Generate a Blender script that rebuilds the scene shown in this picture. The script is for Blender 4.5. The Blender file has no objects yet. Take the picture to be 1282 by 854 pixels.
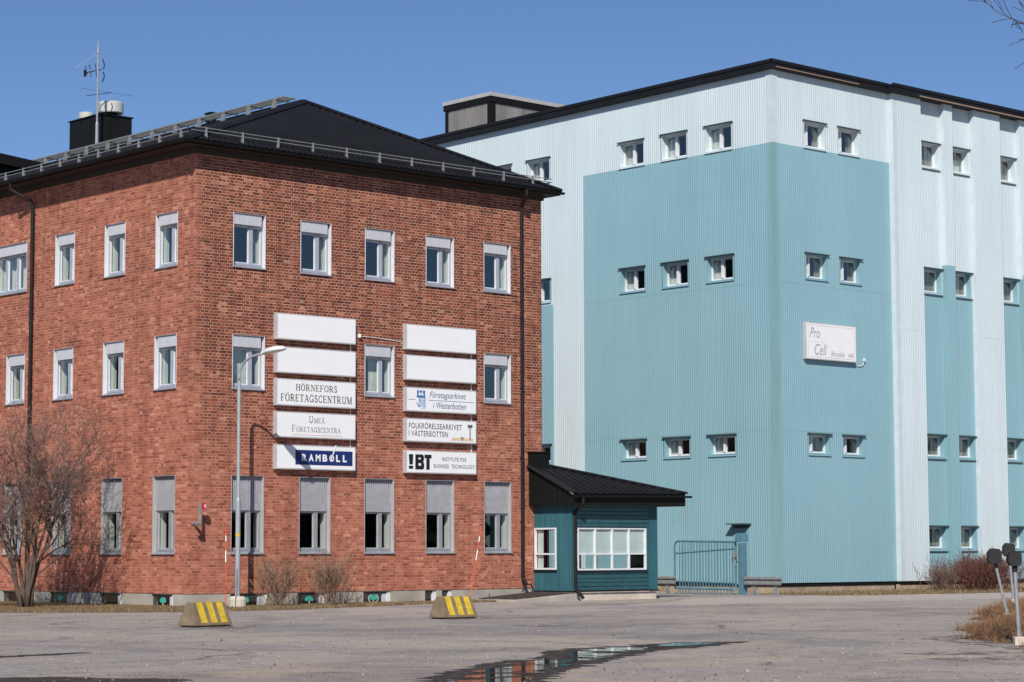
import bpy, math, random
from mathutils import Vector, Matrix
random.seed(7)
R = math.radians
S = bpy.context.scene
COL = S.collection

# ------------------------------------------------------------------ camera
cam_data = bpy.data.cameras.new('camera')
cam = bpy.data.objects.new('camera', cam_data); COL.objects.link(cam)
cam_data.sensor_width = 36.0
cam_data.lens = 79.107
cam_data.clip_start = 0.1
cam_data.clip_end = 3000
rt = Vector((0.74138808, -0.67106863, -0.00325623))
dn = Vector((0.06037151, 0.07152867, -0.99560983))
fw = Vector((0.66835544, 0.73793668, 0.09354393))
m = Matrix((rt, -dn, -fw)).transposed().to_4x4()
m.translation = Vector((-32.0087, -47.2990, 1.35))
cam.matrix_world = m
S.camera = cam

# ------------------------------------------------------------------ sky, sun, exposure
w = bpy.data.worlds.new('World'); S.world = w; w.use_nodes = True
nt = w.node_tree
bg = nt.nodes['Background']
sky = nt.nodes.new('ShaderNodeTexSky'); sky.sky_type = 'NISHITA'
sky.sun_disc = False
sky.sun_elevation = R(39.0); sky.sun_rotation = R(227.5)
sky.altitude = 0; sky.air_density = 0.7; sky.dust_density = 0.0; sky.ozone_density = 6.0
nt.links.new(sky.outputs[0], bg.inputs[0]); bg.inputs[1].default_value = 0.096
sun_dir = Vector((1.09, 1.0, -1.2)).normalized()
sd = bpy.data.lights.new('sun', 'SUN'); sd.energy = 4.9; sd.angle = R(0.5); sd.color = (1.0, 0.955, 0.89)
sun = bpy.data.objects.new('sun', sd); COL.objects.link(sun)
sun.rotation_euler = sun_dir.to_track_quat('-Z', 'Y').to_euler()
sun.location = (-40, -40, 60)
S.view_settings.view_transform = 'Standard'; S.view_settings.look = 'None'
S.view_settings.exposure = 0.0; S.view_settings.gamma = 1.0
S.view_settings.use_curve_mapping = False
S.render.engine = 'CYCLES'

# ------------------------------------------------------------------ mesh helper
class MB:
    def __init__(s): s.v = []; s.f = []; s.m = []
    def face(s, pts, mi=0):
        i = len(s.v); s.v += [tuple(p) for p in pts]; s.f.append(tuple(range(i, i+len(pts)))); s.m.append(mi)
    def box(s, x0, x1, y0, y1, z0, z1, mi=0):
        i = len(s.v)
        s.v += [(x0,y0,z0),(x1,y0,z0),(x1,y1,z0),(x0,y1,z0),(x0,y0,z1),(x1,y0,z1),(x1,y1,z1),(x0,y1,z1)]
        for q in ((0,3,2,1),(4,5,6,7),(0,1,5,4),(1,2,6,5),(2,3,7,6),(3,0,4,7)):
            s.f.append(tuple(i+k for k in q)); s.m.append(mi)
    def hexa(s, b, t, mi=0):                      # bottom 4 points, top 4 points
        i = len(s.v); s.v += [tuple(p) for p in b] + [tuple(p) for p in t]
        for q in ((0,3,2,1),(4,5,6,7),(0,1,5,4),(1,2,6,5),(2,3,7,6),(3,0,4,7)):
            s.f.append(tuple(i+k for k in q)); s.m.append(mi)
    def tube(s, pts, rad, n=8, mi=0, cap=True):
        pts = [Vector(p) for p in pts]
        if not isinstance(rad, (list, tuple)): rad = [rad]*len(pts)
        rings = []; prev = None
        for k, p in enumerate(pts):
            d = (pts[min(k+1, len(pts)-1)] - pts[max(k-1, 0)]).normalized()
            if prev is None:
                a = Vector((0,0,1)) if abs(d.z) < .9 else Vector((1,0,0))
                u = d.cross(a).normalized()
            else:
                u = (prev - d*prev.dot(d)).normalized()
            prev = u; vv = d.cross(u)
            i = len(s.v)
            for j in range(n):
                a = 2*math.pi*j/n
                s.v.append(tuple(p + (u*math.cos(a)+vv*math.sin(a))*rad[k]))
            rings.append(i)
        for a, b in zip(rings, rings[1:]):
            for j in range(n):
                s.f.append((a+j, a+(j+1)%n, b+(j+1)%n, b+j)); s.m.append(mi)
        if cap:
            s.f.append(tuple(rings[0]+j for j in range(n))[::-1]); s.m.append(mi)
            s.f.append(tuple(rings[-1]+j for j in range(n))); s.m.append(mi)
    def lathe(s, c, prof, n=20, mi=0):            # profile of (radius, z)
        i0 = len(s.v)
        for r, z in prof:
            for j in range(n):
                a = 2*math.pi*j/n; s.v.append((c[0]+r*math.cos(a), c[1]+r*math.sin(a), c[2]+z))
        for k in range(len(prof)-1):
            for j in range(n):
                s.f.append((i0+k*n+j, i0+k*n+(j+1)%n, i0+(k+1)*n+(j+1)%n, i0+(k+1)*n+j)); s.m.append(mi)
        s.f.append(tuple(i0+j for j in range(n))[::-1]); s.m.append(mi)
        s.f.append(tuple(i0+(len(prof)-1)*n+j for j in range(n))); s.m.append(mi)

def mesh_of(name, mb, mats, smooth=False):
    me = bpy.data.meshes.new(name); me.from_pydata(mb.v, [], mb.f)
    for mm in (mats if isinstance(mats, (list, tuple)) else [mats]): me.materials.append(mm)
    me.polygons.foreach_set('material_index', mb.m)
    if smooth: me.polygons.foreach_set('use_smooth', [True]*len(mb.f))
    me.update(); return me

def ob(name, mb, mats, parent=None, smooth=False, loc=None, bevel=0):
    me = mb if isinstance(mb, bpy.types.Mesh) else mesh_of(name, mb, mats, smooth)
    o = bpy.data.objects.new(name, me); COL.objects.link(o)
    if parent: o.parent = parent
    if loc: o.location = loc
    if bevel:
        b = o.modifiers.new('bevel', 'BEVEL'); b.width = bevel; b.segments = 2; b.limit_method = 'ANGLE'
    return o

def tag(o, label, cat, group=None):
    o['label'] = label; o['category'] = cat
    if group: o['group'] = group
    return o

def thing(name, label, cat, loc=(0,0,0), rz=0, group=None):
    o = bpy.data.objects.new(name, None); COL.objects.link(o)
    o.location = loc; o.rotation_euler = (0, 0, rz); o.empty_display_size = .3
    return tag(o, label, cat, group)

def kind(o, k): o['kind'] = k; return o

# ------------------------------------------------------------------ materials
def new_mat(name):
    mt = bpy.data.materials.new(name); mt.use_nodes = True
    return mt, mt.node_tree, mt.node_tree.nodes['Principled BSDF']

def N(nt, t, **kw):
    n = nt.nodes.new(t)
    for k, v in kw.items():
        if k.startswith('_'): setattr(n, k[1:], v)
        else: n.inputs[k].default_value = v
    return n

def ramp(nt, fac, stops):
    r = nt.nodes.new('ShaderNodeValToRGB'); el = r.color_ramp.elements
    while len(el) < len(stops): el.new(.5)
    for e, (p, c) in zip(el, stops):
        e.position = p; e.color = (c[0], c[1], c[2], 1) if not isinstance(c, (int, float)) else (c, c, c, 1)
    nt.links.new(fac, r.inputs[0]); return r.outputs[0]

def mix(nt, fac, a, b, mode='MIX'):
    n = nt.nodes.new('ShaderNodeMix'); n.data_type = 'RGBA'; n.blend_type = mode
    for sock, val in ((n.inputs[0], fac), (n.inputs[6], a), (n.inputs[7], b)):
        if isinstance(val, bpy.types.NodeSocket): nt.links.new(val, sock)
        elif isinstance(val, (int, float)): sock.default_value = val
        else: sock.default_value = (val[0], val[1], val[2], 1)
    return n.outputs[2]

def noise(nt, scale, vec=None, detail=4, rough=.55, dist=0):
    n = N(nt, 'ShaderNodeTexNoise', Scale=scale, Detail=detail, Roughness=rough, Distortion=dist)
    if vec is not None: nt.links.new(vec, n.inputs['Vector'])
    return n.outputs['Fac']

def objco(nt, stretch=None):
    tc = nt.nodes.new('ShaderNodeTexCoord')
    if stretch is None: return tc.outputs['Object']
    mp = N(nt, 'ShaderNodeMapping', Scale=stretch); nt.links.new(tc.outputs['Object'], mp.inputs['Vector'])
    return mp.outputs['Vector']

def mat(name, col, rough=.6, metal=0, var=.12, scale=3.0, streak=False, bump=0, bscale=40, spec=None):
    mt, nt, p = new_mat(name)
    co = objco(nt, (1,1,.12) if streak else None)
    f = noise(nt, scale, co)
    lo = [c*(1-var) for c in col]; hi = [min(1, c*(1+var)) for c in col]
    c = ramp(nt, f, [(.3, lo), (.7, hi)])
    nt.links.new(c, p.inputs['Base Color'])
    p.inputs['Roughness'].default_value = rough; p.inputs['Metallic'].default_value = metal
    if spec is not None: p.inputs['Specular IOR Level'].default_value = spec
    if bump:
        b = N(nt, 'ShaderNodeBump', Strength=bump, Distance=.01)
        nt.links.new(noise(nt, bscale, objco(nt)), b.inputs['Height']); nt.links.new(b.outputs[0], p.inputs['Normal'])
    return mt

def brick_mat():
    mt, nt, p = new_mat('red_brick')
    L = nt.links
    tc = nt.nodes.new('ShaderNodeTexCoord'); sx = nt.nodes.new('ShaderNodeSeparateXYZ')
    L.new(tc.outputs['Object'], sx.inputs[0])
    u = N(nt, 'ShaderNodeMath', _operation='SUBTRACT'); L.new(sx.outputs[0], u.inputs[0]); L.new(sx.outputs[1], u.inputs[1])
    cb = nt.nodes.new('ShaderNodeCombineXYZ'); L.new(u.outputs[0], cb.inputs[0]); L.new(sx.outputs[2], cb.inputs[1])
    # a slight wobble so that the joints are not ruled
    nz = N(nt, 'ShaderNodeTexNoise', Scale=5.0, Detail=2.0); L.new(tc.outputs['Object'], nz.inputs['Vector'])
    wob = N(nt, 'ShaderNodeVectorMath', _operation='MULTIPLY_ADD')
    wob.inputs[1].default_value = (.012, .012, 0)
    L.new(nz.outputs['Color'], wob.inputs[0]); L.new(cb.outputs[0], wob.inputs[2])
    bt = nt.nodes.new('ShaderNodeTexBrick'); L.new(wob.outputs[0], bt.inputs['Vector'])
    bt.offset = .5; bt.offset_frequency = 2; bt.squash = .5; bt.squash_frequency = 2
    bt.inputs['Color1'].default_value = (0,0,0,1); bt.inputs['Color2'].default_value = (1,1,1,1)
    bt.inputs['Mortar'].default_value = (.5,.5,.5,1)
    for k, v in (('Scale',1.0),('Mortar Size',.0095),('Mortar Smooth',.25),('Bias',0),('Brick Width',.252),('Row Height',.0775)):
        bt.inputs[k].default_value = v
    big = noise(nt, .55, tc.outputs['Object'], 5, .6)
    mid = noise(nt, 2.2, tc.outputs['Object'], 4, .6)
    # where the wall has been repointed (low on the wall, and on the side wall) the brick is redder and the joints duller
    zr = N(nt, 'ShaderNodeMapRange'); L.new(sx.outputs[2], zr.inputs[0])
    for k, v in zip(range(1,5), (2.0, 7.0, 0.0, 1.0)): zr.inputs[k].default_value = v
    xs = N(nt, 'ShaderNodeMapRange'); L.new(sx.outputs[0], xs.inputs[0])
    for k, v in zip(range(1,5), (0.0, .35, -.75, 0.0)): xs.inputs[k].default_value = v
    a1 = N(nt, 'ShaderNodeMath', _operation='ADD'); L.new(zr.outputs[0], a1.inputs[0]); L.new(xs.outputs[0], a1.inputs[1])
    bm = N(nt, 'ShaderNodeMath', _operation='MULTIPLY_ADD'); L.new(big, bm.inputs[0]); bm.inputs[1].default_value = 1.1; bm.inputs[2].default_value = -.55
    a2 = N(nt, 'ShaderNodeMath', _operation='ADD', _use_clamp=True); L.new(a1.outputs[0], a2.inputs[0]); L.new(bm.outputs[0], a2.inputs[1])
    old = a2.outputs[0]
    dark = ramp(nt, bt.outputs['Color'], [(0,(.105,.034,.025)),(.25,(.185,.049,.031)),(.65,(.255,.066,.039)),(.88,(.33,.095,.054)),(.97,(.45,.16,.09)),(1,(.52,.26,.16))])
    red = ramp(nt, bt.outputs['Color'], [(0,(.29,.092,.064)),(.2,(.42,.136,.087)),(.6,(.52,.178,.113)),(.88,(.58,.215,.137)),(1,(.66,.32,.215))])
    brick = mix(nt, old, red, dark)
    mort = mix(nt, old, (.55,.285,.195), (.66,.41,.285))
    mv = N(nt, 'ShaderNodeMath', _operation='MULTIPLY'); L.new(bt.outputs['Fac'], mv.inputs[0])
    L.new(ramp(nt, noise(nt, 3.4, tc.outputs['Object'], 6, .75), [(.36,.30),(.52,.85),(.66,1.0)]), mv.inputs[1])
    c = mix(nt, mv.outputs[0], brick, mort)
    tone = ramp(nt, mid, [(.25,(.78,.76,.76)),(.5,(1,1,1)),(.8,(1.0,1.0,1.0))])
    c = mix(nt, .8, c, tone, 'MULTIPLY')
    crs = noise(nt, 1.0, objco(nt, (1.1,1.1,9.0)), 3, .7)
    c = mix(nt, .8, c, ramp(nt, crs, [(.33,(.82,.80,.80)),(.52,(1,1,1)),(.7,(1.0,1.0,1.0))]), 'MULTIPLY')
    fine = noise(nt, 60, tc.outputs['Object'], 3, .7)
    c = mix(nt, .5, c, ramp(nt, fine, [(.3,.7),(.7,1.0)]), 'MULTIPLY')
    # soot and repairs: dark clumps, a few orange patches
    cl = noise(nt, 2.1, objco(nt, (1,1,1.8)), 6, .75, .8)
    c = mix(nt, .9, c, ramp(nt, cl, [(.34,(.62,.59,.58)),(.46,(.91,.90,.90)),(.60,(1,1,1))]), 'MULTIPLY')
    pt = noise(nt, 2.6, objco(nt, (1,1,2.2)), 3, .5)
    c = mix(nt, ramp(nt, pt, [(.67,0.0),(.72,.55)]), c, (.50,.19,.085))
    ro = noise(nt, 2.4, objco(nt, (1,1,.10)), 5, .65)
    c = mix(nt, .6, c, ramp(nt, ro, [(.36,(.66,.64,.63)),(.50,(1,1,1))]), 'MULTIPLY')
    L.new(c, p.inputs['Base Color']); p.inputs['Roughness'].default_value = .88
    p.inputs['Specular IOR Level'].default_value = .25
    inv = N(nt, 'ShaderNodeMath', _operation='SUBTRACT'); inv.inputs[0].default_value = 1; L.new(bt.outputs['Fac'], inv.inputs[1])
    hh = N(nt, 'ShaderNodeMath', _operation='MULTIPLY_ADD'); L.new(fine, hh.inputs[0]); hh.inputs[1].default_value = .5; L.new(inv.outputs[0], hh.inputs[2])
    b = N(nt, 'ShaderNodeBump', Strength=.7, Distance=.006); L.new(hh.outputs[0], b.inputs['Height']); L.new(b.outputs[0], p.inputs['Normal'])
    return mt

def asphalt_mat():
    mt, nt, p = new_mat('old_asphalt')
    L = nt.links; co = objco(nt)
    a = noise(nt, .12, co, 5, .6, .6); b = noise(nt, .7, co, 5, .65); s = noise(nt, 45, co, 4, .75); g = noise(nt, 14, co, 3, .7)
    c = ramp(nt, a, [(.35,(.40,.352,.33)),(.5,(.475,.415,.378)),(.62,(.54,.465,.40))])
    c = mix(nt, .75, c, ramp(nt, b, [(.3,.66),(.5,.92),(.7,1.0)]), 'MULTIPLY')
    c = mix(nt, .85, c, ramp(nt, s, [(.32,.45),(.5,.92),(.68,1.0)]), 'MULTIPLY')
    c = mix(nt, .6, c, ramp(nt, g, [(.3,.68),(.55,1.0)]), 'MULTIPLY')
    mg = noise(nt, 3.2, co, 9, .85)
    c = mix(nt, .9, c, ramp(nt, mg, [(.34,.50),(.5,.90),(.64,1.0)]), 'MULTIPLY')
    peb = N(nt, 'ShaderNodeTexVoronoi', Scale=16.0); L.new(co, peb.inputs['Vector'])
    pf = ramp(nt, peb.outputs['Distance'], [(.0,1.0),(.13,1.0),(.2,0.0)])
    c = mix(nt, mix(nt, 1.0, pf, ramp(nt, noise(nt, 2.0, co, 3), [(.5,0.0),(.65,.55)]), 'MULTIPLY'), c, (.55,.52,.48))
    pa = noise(nt, .11, objco(nt, (1,1,1)), 8, .55, 1.5)
    c = mix(nt, .9, c, ramp(nt, pa, [(.44,(.82,.83,.86)),(.455,(1,1,1)),(.60,(1,1,1)),(.61,(.93,.90,.88))]), 'MULTIPLY')
    wv = N(nt, 'ShaderNodeVectorMath', _operation='MULTIPLY_ADD'); wv.inputs[1].default_value = (1.2,1.2,0)
    nz = N(nt, 'ShaderNodeTexNoise', Scale=.9, Detail=4.0); L.new(co, nz.inputs['Vector']); L.new(nz.outputs['Color'], wv.inputs[0]); L.new(co, wv.inputs[2])
    vo = N(nt, 'ShaderNodeTexVoronoi', _feature='DISTANCE_TO_EDGE', Scale=.22); L.new(wv.outputs[0], vo.inputs['Vector'])
    ck = ramp(nt, vo.outputs['Distance'], [(.0,.75),(.010,.55),(.018,0.0)])
    c = mix(nt, mix(nt, 1.0, ck, ramp(nt, noise(nt, .3, co, 3), [(.45,0.0),(.6,1.0)]), 'MULTIPLY'), c, (.10,.085,.08))
    # tyre tracks: arcs of polished and dusty surface
    for cx, cy, r0 in ((20,-62,47.0),(20,-62,48.7),(-36,14,37.5),(-36,14,39.2),(2,-70,46.2),(2,-70,47.9)):
        dv = N(nt, 'ShaderNodeVectorMath', _operation='DISTANCE'); L.new(co, dv.inputs[0]); dv.inputs[1].default_value = (cx,cy,0)
        sb = N(nt, 'ShaderNodeMath', _operation='SUBTRACT'); L.new(dv.outputs['Value'], sb.inputs[0]); sb.inputs[1].default_value = r0
        ab = N(nt, 'ShaderNodeMath', _operation='ABSOLUTE'); L.new(sb.outputs[0], ab.inputs[0])
        c = mix(nt, mix(nt, 1.0, ramp(nt, ab.outputs[0], [(.0,.5),(.12,.4),(.30,0.0)]), ramp(nt, noise(nt, .5, co, 4), [(.4,0.0),(.6,1.0)]), 'MULTIPLY'), c, mix(nt, 1.0, c, (.74,.73,.73), 'MULTIPLY'))
    # brown dust lying in drifts
    d = noise(nt, .35, objco(nt, (1,1.6,1)), 6, .7, 1.2)
    c = mix(nt, ramp(nt, d, [(.52,0.0),(.66,.75)]), c, (.42,.335,.25))
    L.new(c, p.inputs['Base Color']); p.inputs['Roughness'].default_value = .93; p.inputs['Specular IOR Level'].default_value = .2
    bp = N(nt, 'ShaderNodeBump', Strength=.8, Distance=.012)
    L.new(s, bp.inputs['Height']); L.new(bp.outputs[0], p.inputs['Normal'])
    return mt

def glass_mat(name, refl=1.0, tint=(.93,.95,.95)):
    mt, nt, p = new_mat(name); L = nt.links
    nt.nodes.remove(p); out = nt.nodes['Material Output']
    tr = N(nt, 'ShaderNodeBsdfTransparent', Color=(*tint,1)); gl = N(nt, 'ShaderNodeBsdfGlossy', Color=(refl,refl,refl,1), Roughness=.015)
    lw = N(nt, 'ShaderNodeLayerWeight', Blend=.5)
    pw = N(nt, 'ShaderNodeMath', _operation='POWER'); L.new(lw.outputs['Facing'], pw.inputs[0]); pw.inputs[1].default_value = 5
    fr = N(nt, 'ShaderNodeMath', _operation='MULTIPLY_ADD'); L.new(pw.outputs[0], fr.inputs[0]); fr.inputs[1].default_value = .9; fr.inputs[2].default_value = .085
    n = N(nt, 'ShaderNodeTexNoise', Scale=.8, Detail=0.0); L.new(objco(nt), n.inputs['Vector'])
    b = N(nt, 'ShaderNodeBump', Strength=.05, Distance=.05); L.new(n.outputs['Fac'], b.inputs['Height']); L.new(b.outputs[0], gl.inputs['Normal'])
    mx = nt.nodes.new('ShaderNodeMixShader'); L.new(fr.outputs[0], mx.inputs[0]); L.new(tr.outputs[0], mx.inputs[1]); L.new(gl.outputs[0], mx.inputs[2])
    L.new(mx.outputs[0], out.inputs['Surface']); return mt

def cladding_mat(name, col, dirt):
    mt, nt, p = new_mat(name); L = nt.links
    co = objco(nt)
    st = noise(nt, 2.5, objco(nt, (1,1,.06)), 5, .6); big = noise(nt, .25, co, 4, .6)
    c = mix(nt, ramp(nt, st, [(.42,0.0),(.72,.32)]), col, dirt)
    c = mix(nt, .5, c, ramp(nt, big, [(.3,.86),(.7,1.0)]), 'MULTIPLY')
    # sheet-to-sheet change of tone, one metre wide
    sx = nt.nodes.new('ShaderNodeSeparateXYZ'); L.new(co, sx.inputs[0])
    ad = N(nt, 'ShaderNodeMath', _operation='SUBTRACT'); L.new(sx.outputs[0], ad.inputs[0]); L.new(sx.outputs[1], ad.inputs[1])
    fl = N(nt, 'ShaderNodeMath', _operation='FLOOR'); L.new(ad.outputs[0], fl.inputs[0])
    wn = N(nt, 'ShaderNodeTexWhiteNoise', _noise_dimensions='1D'); L.new(fl.outputs[0], wn.inputs['W'])
    c = mix(nt, .6, c, ramp(nt, wn.outputs['Value'], [(0,.94),(1,1.0)]), 'MULTIPLY')
    sm = noise(nt, .9, objco(nt, (1,1,.7)), 6, .7, .5)
    c = mix(nt, .5, c, ramp(nt, sm, [(.30,(.88,.89,.89)),(.44,(1,1,1))]), 'MULTIPLY')
    ob_ = N(nt, 'ShaderNodeBump', Strength=.12, Distance=.05); L.new(noise(nt, .8, objco(nt, (1,1,.5)), 3), ob_.inputs['Height']); L.new(ob_.outputs[0], p.inputs['Normal'])
    L.new(c, p.inputs['Base Color']); p.inputs['Roughness'].default_value = .5; p.inputs['Specular IOR Level'].default_value = .35
    return mt

def grass_mat(name, cols):
    mt, nt, p = new_mat(name)
    c = ramp(nt, noise(nt, 3.5, objco(nt), 5, .7), [(.3,cols[0]),(.5,cols[1]),(.7,cols[2])])
    c = mix(nt, .7, c, ramp(nt, noise(nt, 55, objco(nt), 3, .7), [(.35,.5),(.65,1.0)]), 'MULTIPLY')
    nt.links.new(c, p.inputs['Base Color']); p.inputs['Roughness'].default_value = .95; p.inputs['Specular IOR Level'].default_value = .1
    return mt

M = {}
M['brick'] = brick_mat()
M['plinth_tan'] = mat('stained_plinth', (.34,.265,.19), .9, var=.3, scale=2.5, bump=.3)
M['plinth'] = mat('plinth_concrete', (.37,.335,.285), .9, var=.2, scale=1.5, bump=.3)
M['asphalt'] = asphalt_mat()
M['glass'] = glass_mat('window_glass')
M['roof'] = mat('black_roof_sheet', (.010,.010,.012), .55, var=.25, scale=1.2, spec=.25)
M['black'] = mat('black_paint', (.008,.008,.008), .6, spec=.2)
M['soffit'] = mat('soffit_boards', (.035,.024,.018), .8, streak=False, scale=2)
M['pipe'] = mat('dark_downpipe', (.020,.016,.016), .6, var=.2, spec=.15)
M['white_metal'] = mat('white_window_metal', (.70,.71,.73), .45, var=.06)
M['frame_grey'] = mat('grey_window_frame', (.34,.36,.41), .5, var=.08)
M['panel'] = mat('grey_panel_sheet', (.50,.505,.54), .5, var=.08)
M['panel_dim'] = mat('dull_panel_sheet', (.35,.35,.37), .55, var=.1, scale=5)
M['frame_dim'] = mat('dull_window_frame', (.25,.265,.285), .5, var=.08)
M['sill'] = mat('sill_sheet', (.24,.25,.285), .5, var=.12)
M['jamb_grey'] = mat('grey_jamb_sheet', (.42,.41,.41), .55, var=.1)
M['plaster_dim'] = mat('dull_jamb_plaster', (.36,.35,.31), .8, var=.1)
M['plaster'] = mat('window_jamb_plaster', (.66,.68,.60), .8, var=.05)
M['curtain'] = mat('curtain_cloth', (.62,.64,.58), .9, var=.2, scale=9)
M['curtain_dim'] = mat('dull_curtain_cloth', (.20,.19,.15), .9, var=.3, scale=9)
M['rail_steel'] = mat('weathered_rail_steel', (.24,.245,.25), .6, metal=.2, var=.2, scale=6)
M['galv'] = mat('galvanised_steel', (.34,.35,.36), .5, metal=.35, var=.2, scale=6)
M['sign_face'] = mat('sign_face_acrylic', (.83,.83,.83), .4, var=.02)
M['sign_case'] = mat('sign_case_metal', (.46,.44,.44), .5, var=.08)
M['ink'] = mat('dark_lettering', (.05,.048,.045), .6)
M['ink_thin'] = mat('thin_grey_lettering', (.10,.10,.105), .6)
M['ink_grey'] = mat('grey_lettering', (.33,.32,.33), .6)
M['ink_brown'] = mat('brown_grey_lettering', (.14,.12,.10), .6)
M['ink_black'] = mat('black_lettering', (.008,.008,.008), .6)
M['navy'] = mat('navy_field', (.012,.028,.14), .45)
M['ink_white'] = mat('white_lettering', (.84,.84,.84), .5)
M['ink_blue'] = mat('slate_blue_lettering', (.13,.17,.28), .6)
M['crest_blue'] = mat('crest_blue', (.06,.17,.42), .6)
M['crest_pale'] = mat('crest_pale_blue', (.45,.56,.72), .6)
M['ink_pink'] = mat('faded_pink_line', (.66,.42,.42), .6)
M['ink_orange'] = mat('faded_orange_band', (.75,.55,.33), .6)
M['teal'] = cladding_mat('teal_cladding', (.250,.430,.490), (.26,.40,.43))
M['white_clad'] = cladding_mat('white_cladding', (.61,.70,.73), (.52,.56,.55))
M['teal_trim'] = mat('teal_corner_trim', (.215,.38,.40), .5, var=.1, streak=True)
M['white_trim'] = mat('white_corner_trim', (.56,.63,.66), .5, var=.06)
M['flash_dark'] = mat('dark_flashing', (.06,.09,.09), .5)
M['tan'] = mat('tan_eave_board', (.30,.20,.13), .8)
M['concrete'] = mat('concrete', (.19,.14,.085), .92, var=.25, scale=5, bump=.6, bscale=30)
M['yellow'] = mat('worn_yellow_paint', (.60,.41,.03), .7, var=.2, scale=12)
M['pole'] = mat('grey_lamp_pole', (.36,.38,.40), .5, metal=.2, var=.1)
M['lamp_white'] = mat('lamp_housing', (.72,.72,.70), .45, var=.05)
M['lamp_foot'] = mat('pale_concrete_foot', (.55,.48,.40), .9, var=.15, bump=.3)
M['orange'] = mat('orange_stake', (.70,.09,.04), .5, var=.1)
M['red'] = mat('red_sign', (.50,.02,.025), .5)
M['kiosk'] = mat('kiosk_teal_paint', (.026,.108,.132), .55, var=.2, scale=4, streak=True)
M['kiosk_front'] = mat('kiosk_teal_boards', (.026,.10,.12), .6, var=.2, scale=4)
M['blind'] = mat('pale_blind', (.68,.76,.73), .85, var=.06)
M['gate'] = mat('blue_grey_gate_paint', (.095,.21,.27), .5, metal=.1, var=.15)
M['rubber'] = mat('black_plastic', (.010,.010,.011), .6, var=.2)
M['dark_bark'] = mat('dark_bark', (.045,.03,.028), .9, var=.3, scale=12)
M['bark'] = mat('bark', (.095,.068,.05), .9, var=.35, scale=12)
M['twig'] = mat('grey_brown_twigs', (.175,.108,.088), .9, var=.3, scale=6)
M['twig_red'] = mat('red_brown_twigs', (.15,.062,.045), .9, var=.3, scale=5)
M['twig_pale'] = mat('pale_brown_twigs', (.24,.155,.10), .9, var=.3, scale=6)
M['grass'] = grass_mat('dry_grass', ((.13,.09,.045),(.22,.15,.075),(.28,.20,.105)))
M['grass_red'] = grass_mat('dead_bank_grass', ((.08,.045,.028),(.17,.095,.052),(.25,.15,.085)))
M['blade'] = mat('dry_grass_blades', (.21,.15,.08), .9, var=.45, scale=2.0)
M['blade_red'] = mat('dead_grass_blades', (.23,.125,.065), .9, var=.5, scale=2.5)
M['panelpoly'] = mat('weathered_light_panels', (.21,.20,.19), .6, var=.3, scale=2, streak=True)
M['teal_motif'] = mat('teal_painted_motif', (.05,.36,.29), .6)  # flat teal of the basement window motifs, no emission
M['pale_ring'] = mat('pale_painted_ring', (.50,.55,.47), .6)
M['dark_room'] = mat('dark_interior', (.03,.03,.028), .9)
M['conifer'] = mat('spruce_green', (.02,.03,.015), .95, var=.4, scale=.3)
M['cowl'] = mat('chimney_cowl_metal', (.50,.50,.46), .5, var=.08)
M['aluminium'] = mat('antenna_aluminium', (.42,.42,.44), .4, metal=.5)
M['cable'] = mat('pale_cable', (.70,.68,.64), .6)
M['rock'] = mat('pale_stones', (.60,.57,.52), .9)
mt, nt_, p_ = new_mat('puddle_water'); M['water'] = mt
p_.inputs['Base Color'].default_value = (.012,.013,.014,1); p_.inputs['Roughness'].default_value = .03; p_.inputs['IOR'].default_value = 1.33
b_ = N(nt_, 'ShaderNodeBump', Strength=.12, Distance=.004); nt_.links.new(noise(nt_, 6.0, objco(nt_), 2), b_.inputs['Height']); nt_.links.new(b_.outputs[0], p_.inputs['Normal'])
bs_ = mt.node_tree.nodes; isl = N(nt_, 'ShaderNodeBsdfDiffuse', Color=(.055,.045,.04,1)); mxs = nt_.nodes.new('ShaderNodeMixShader')
nt_.links.new(ramp(nt_, noise(nt_, 1.3, objco(nt_), 8, .75), [(.48,0.0),(.55,1.0)]), mxs.inputs[0]); nt_.links.new(p_.outputs[0], mxs.inputs[1]); nt_.links.new(isl.outputs[0], mxs.inputs[2]); nt_.links.new(mxs.outputs[0], bs_['Material Output'].inputs['Surface'])
M['wet'] = mat('wet_asphalt', (.060,.050,.045), .9, var=.6, scale=7, bump=.8, spec=.1)
mt, nt_, p_ = new_mat('dark_gravel_strip'); M['mud'] = mt
M['drive'] = M['asphalt'].copy(); M['drive'].name = 'pale_gravel_drive'
nt_.links.new(mix(nt_, ramp(nt_, noise(nt_, 3.0, objco(nt_), 8, .8), [(.46,0.0),(.56,1.0)]), (.10,.065,.045), (.37,.32,.29)), p_.inputs['Base Color']); p_.inputs['Roughness'].default_value = .95

# ------------------------------------------------------------------ ground
g = MB(); g.face([(-900,-900,0),(900,-900,0),(900,900,0),(-900,900,0)])
kind(ob('asphalt_yard', g, M['asphalt']), 'structure')

def blob(pts, n=10, amp=.12, seed=1):
    rnd = random.Random(seed); out = []
    for a, b in zip(pts, pts[1:]+pts[:1]):
        L = math.dist(a, b); k = max(2, int(L/.15)); k = min(k, 40)
        nx, ny = -(b[1]-a[1])/max(L,1e-6), (b[0]-a[0])/max(L,1e-6)
        for i in range(k):
            t = i/k; d = rnd.uniform(-amp, amp)*min(1, L)
            out.append((a[0]+(b[0]-a[0])*t+nx*d, a[1]+(b[1]-a[1])*t+ny*d))
    return out

def sheet(name, pts, z, mm):
    b = MB(); b.face([(x, y, z) for x, y in pts]); return kind(ob(name, b, mm), 'structure')

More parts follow.
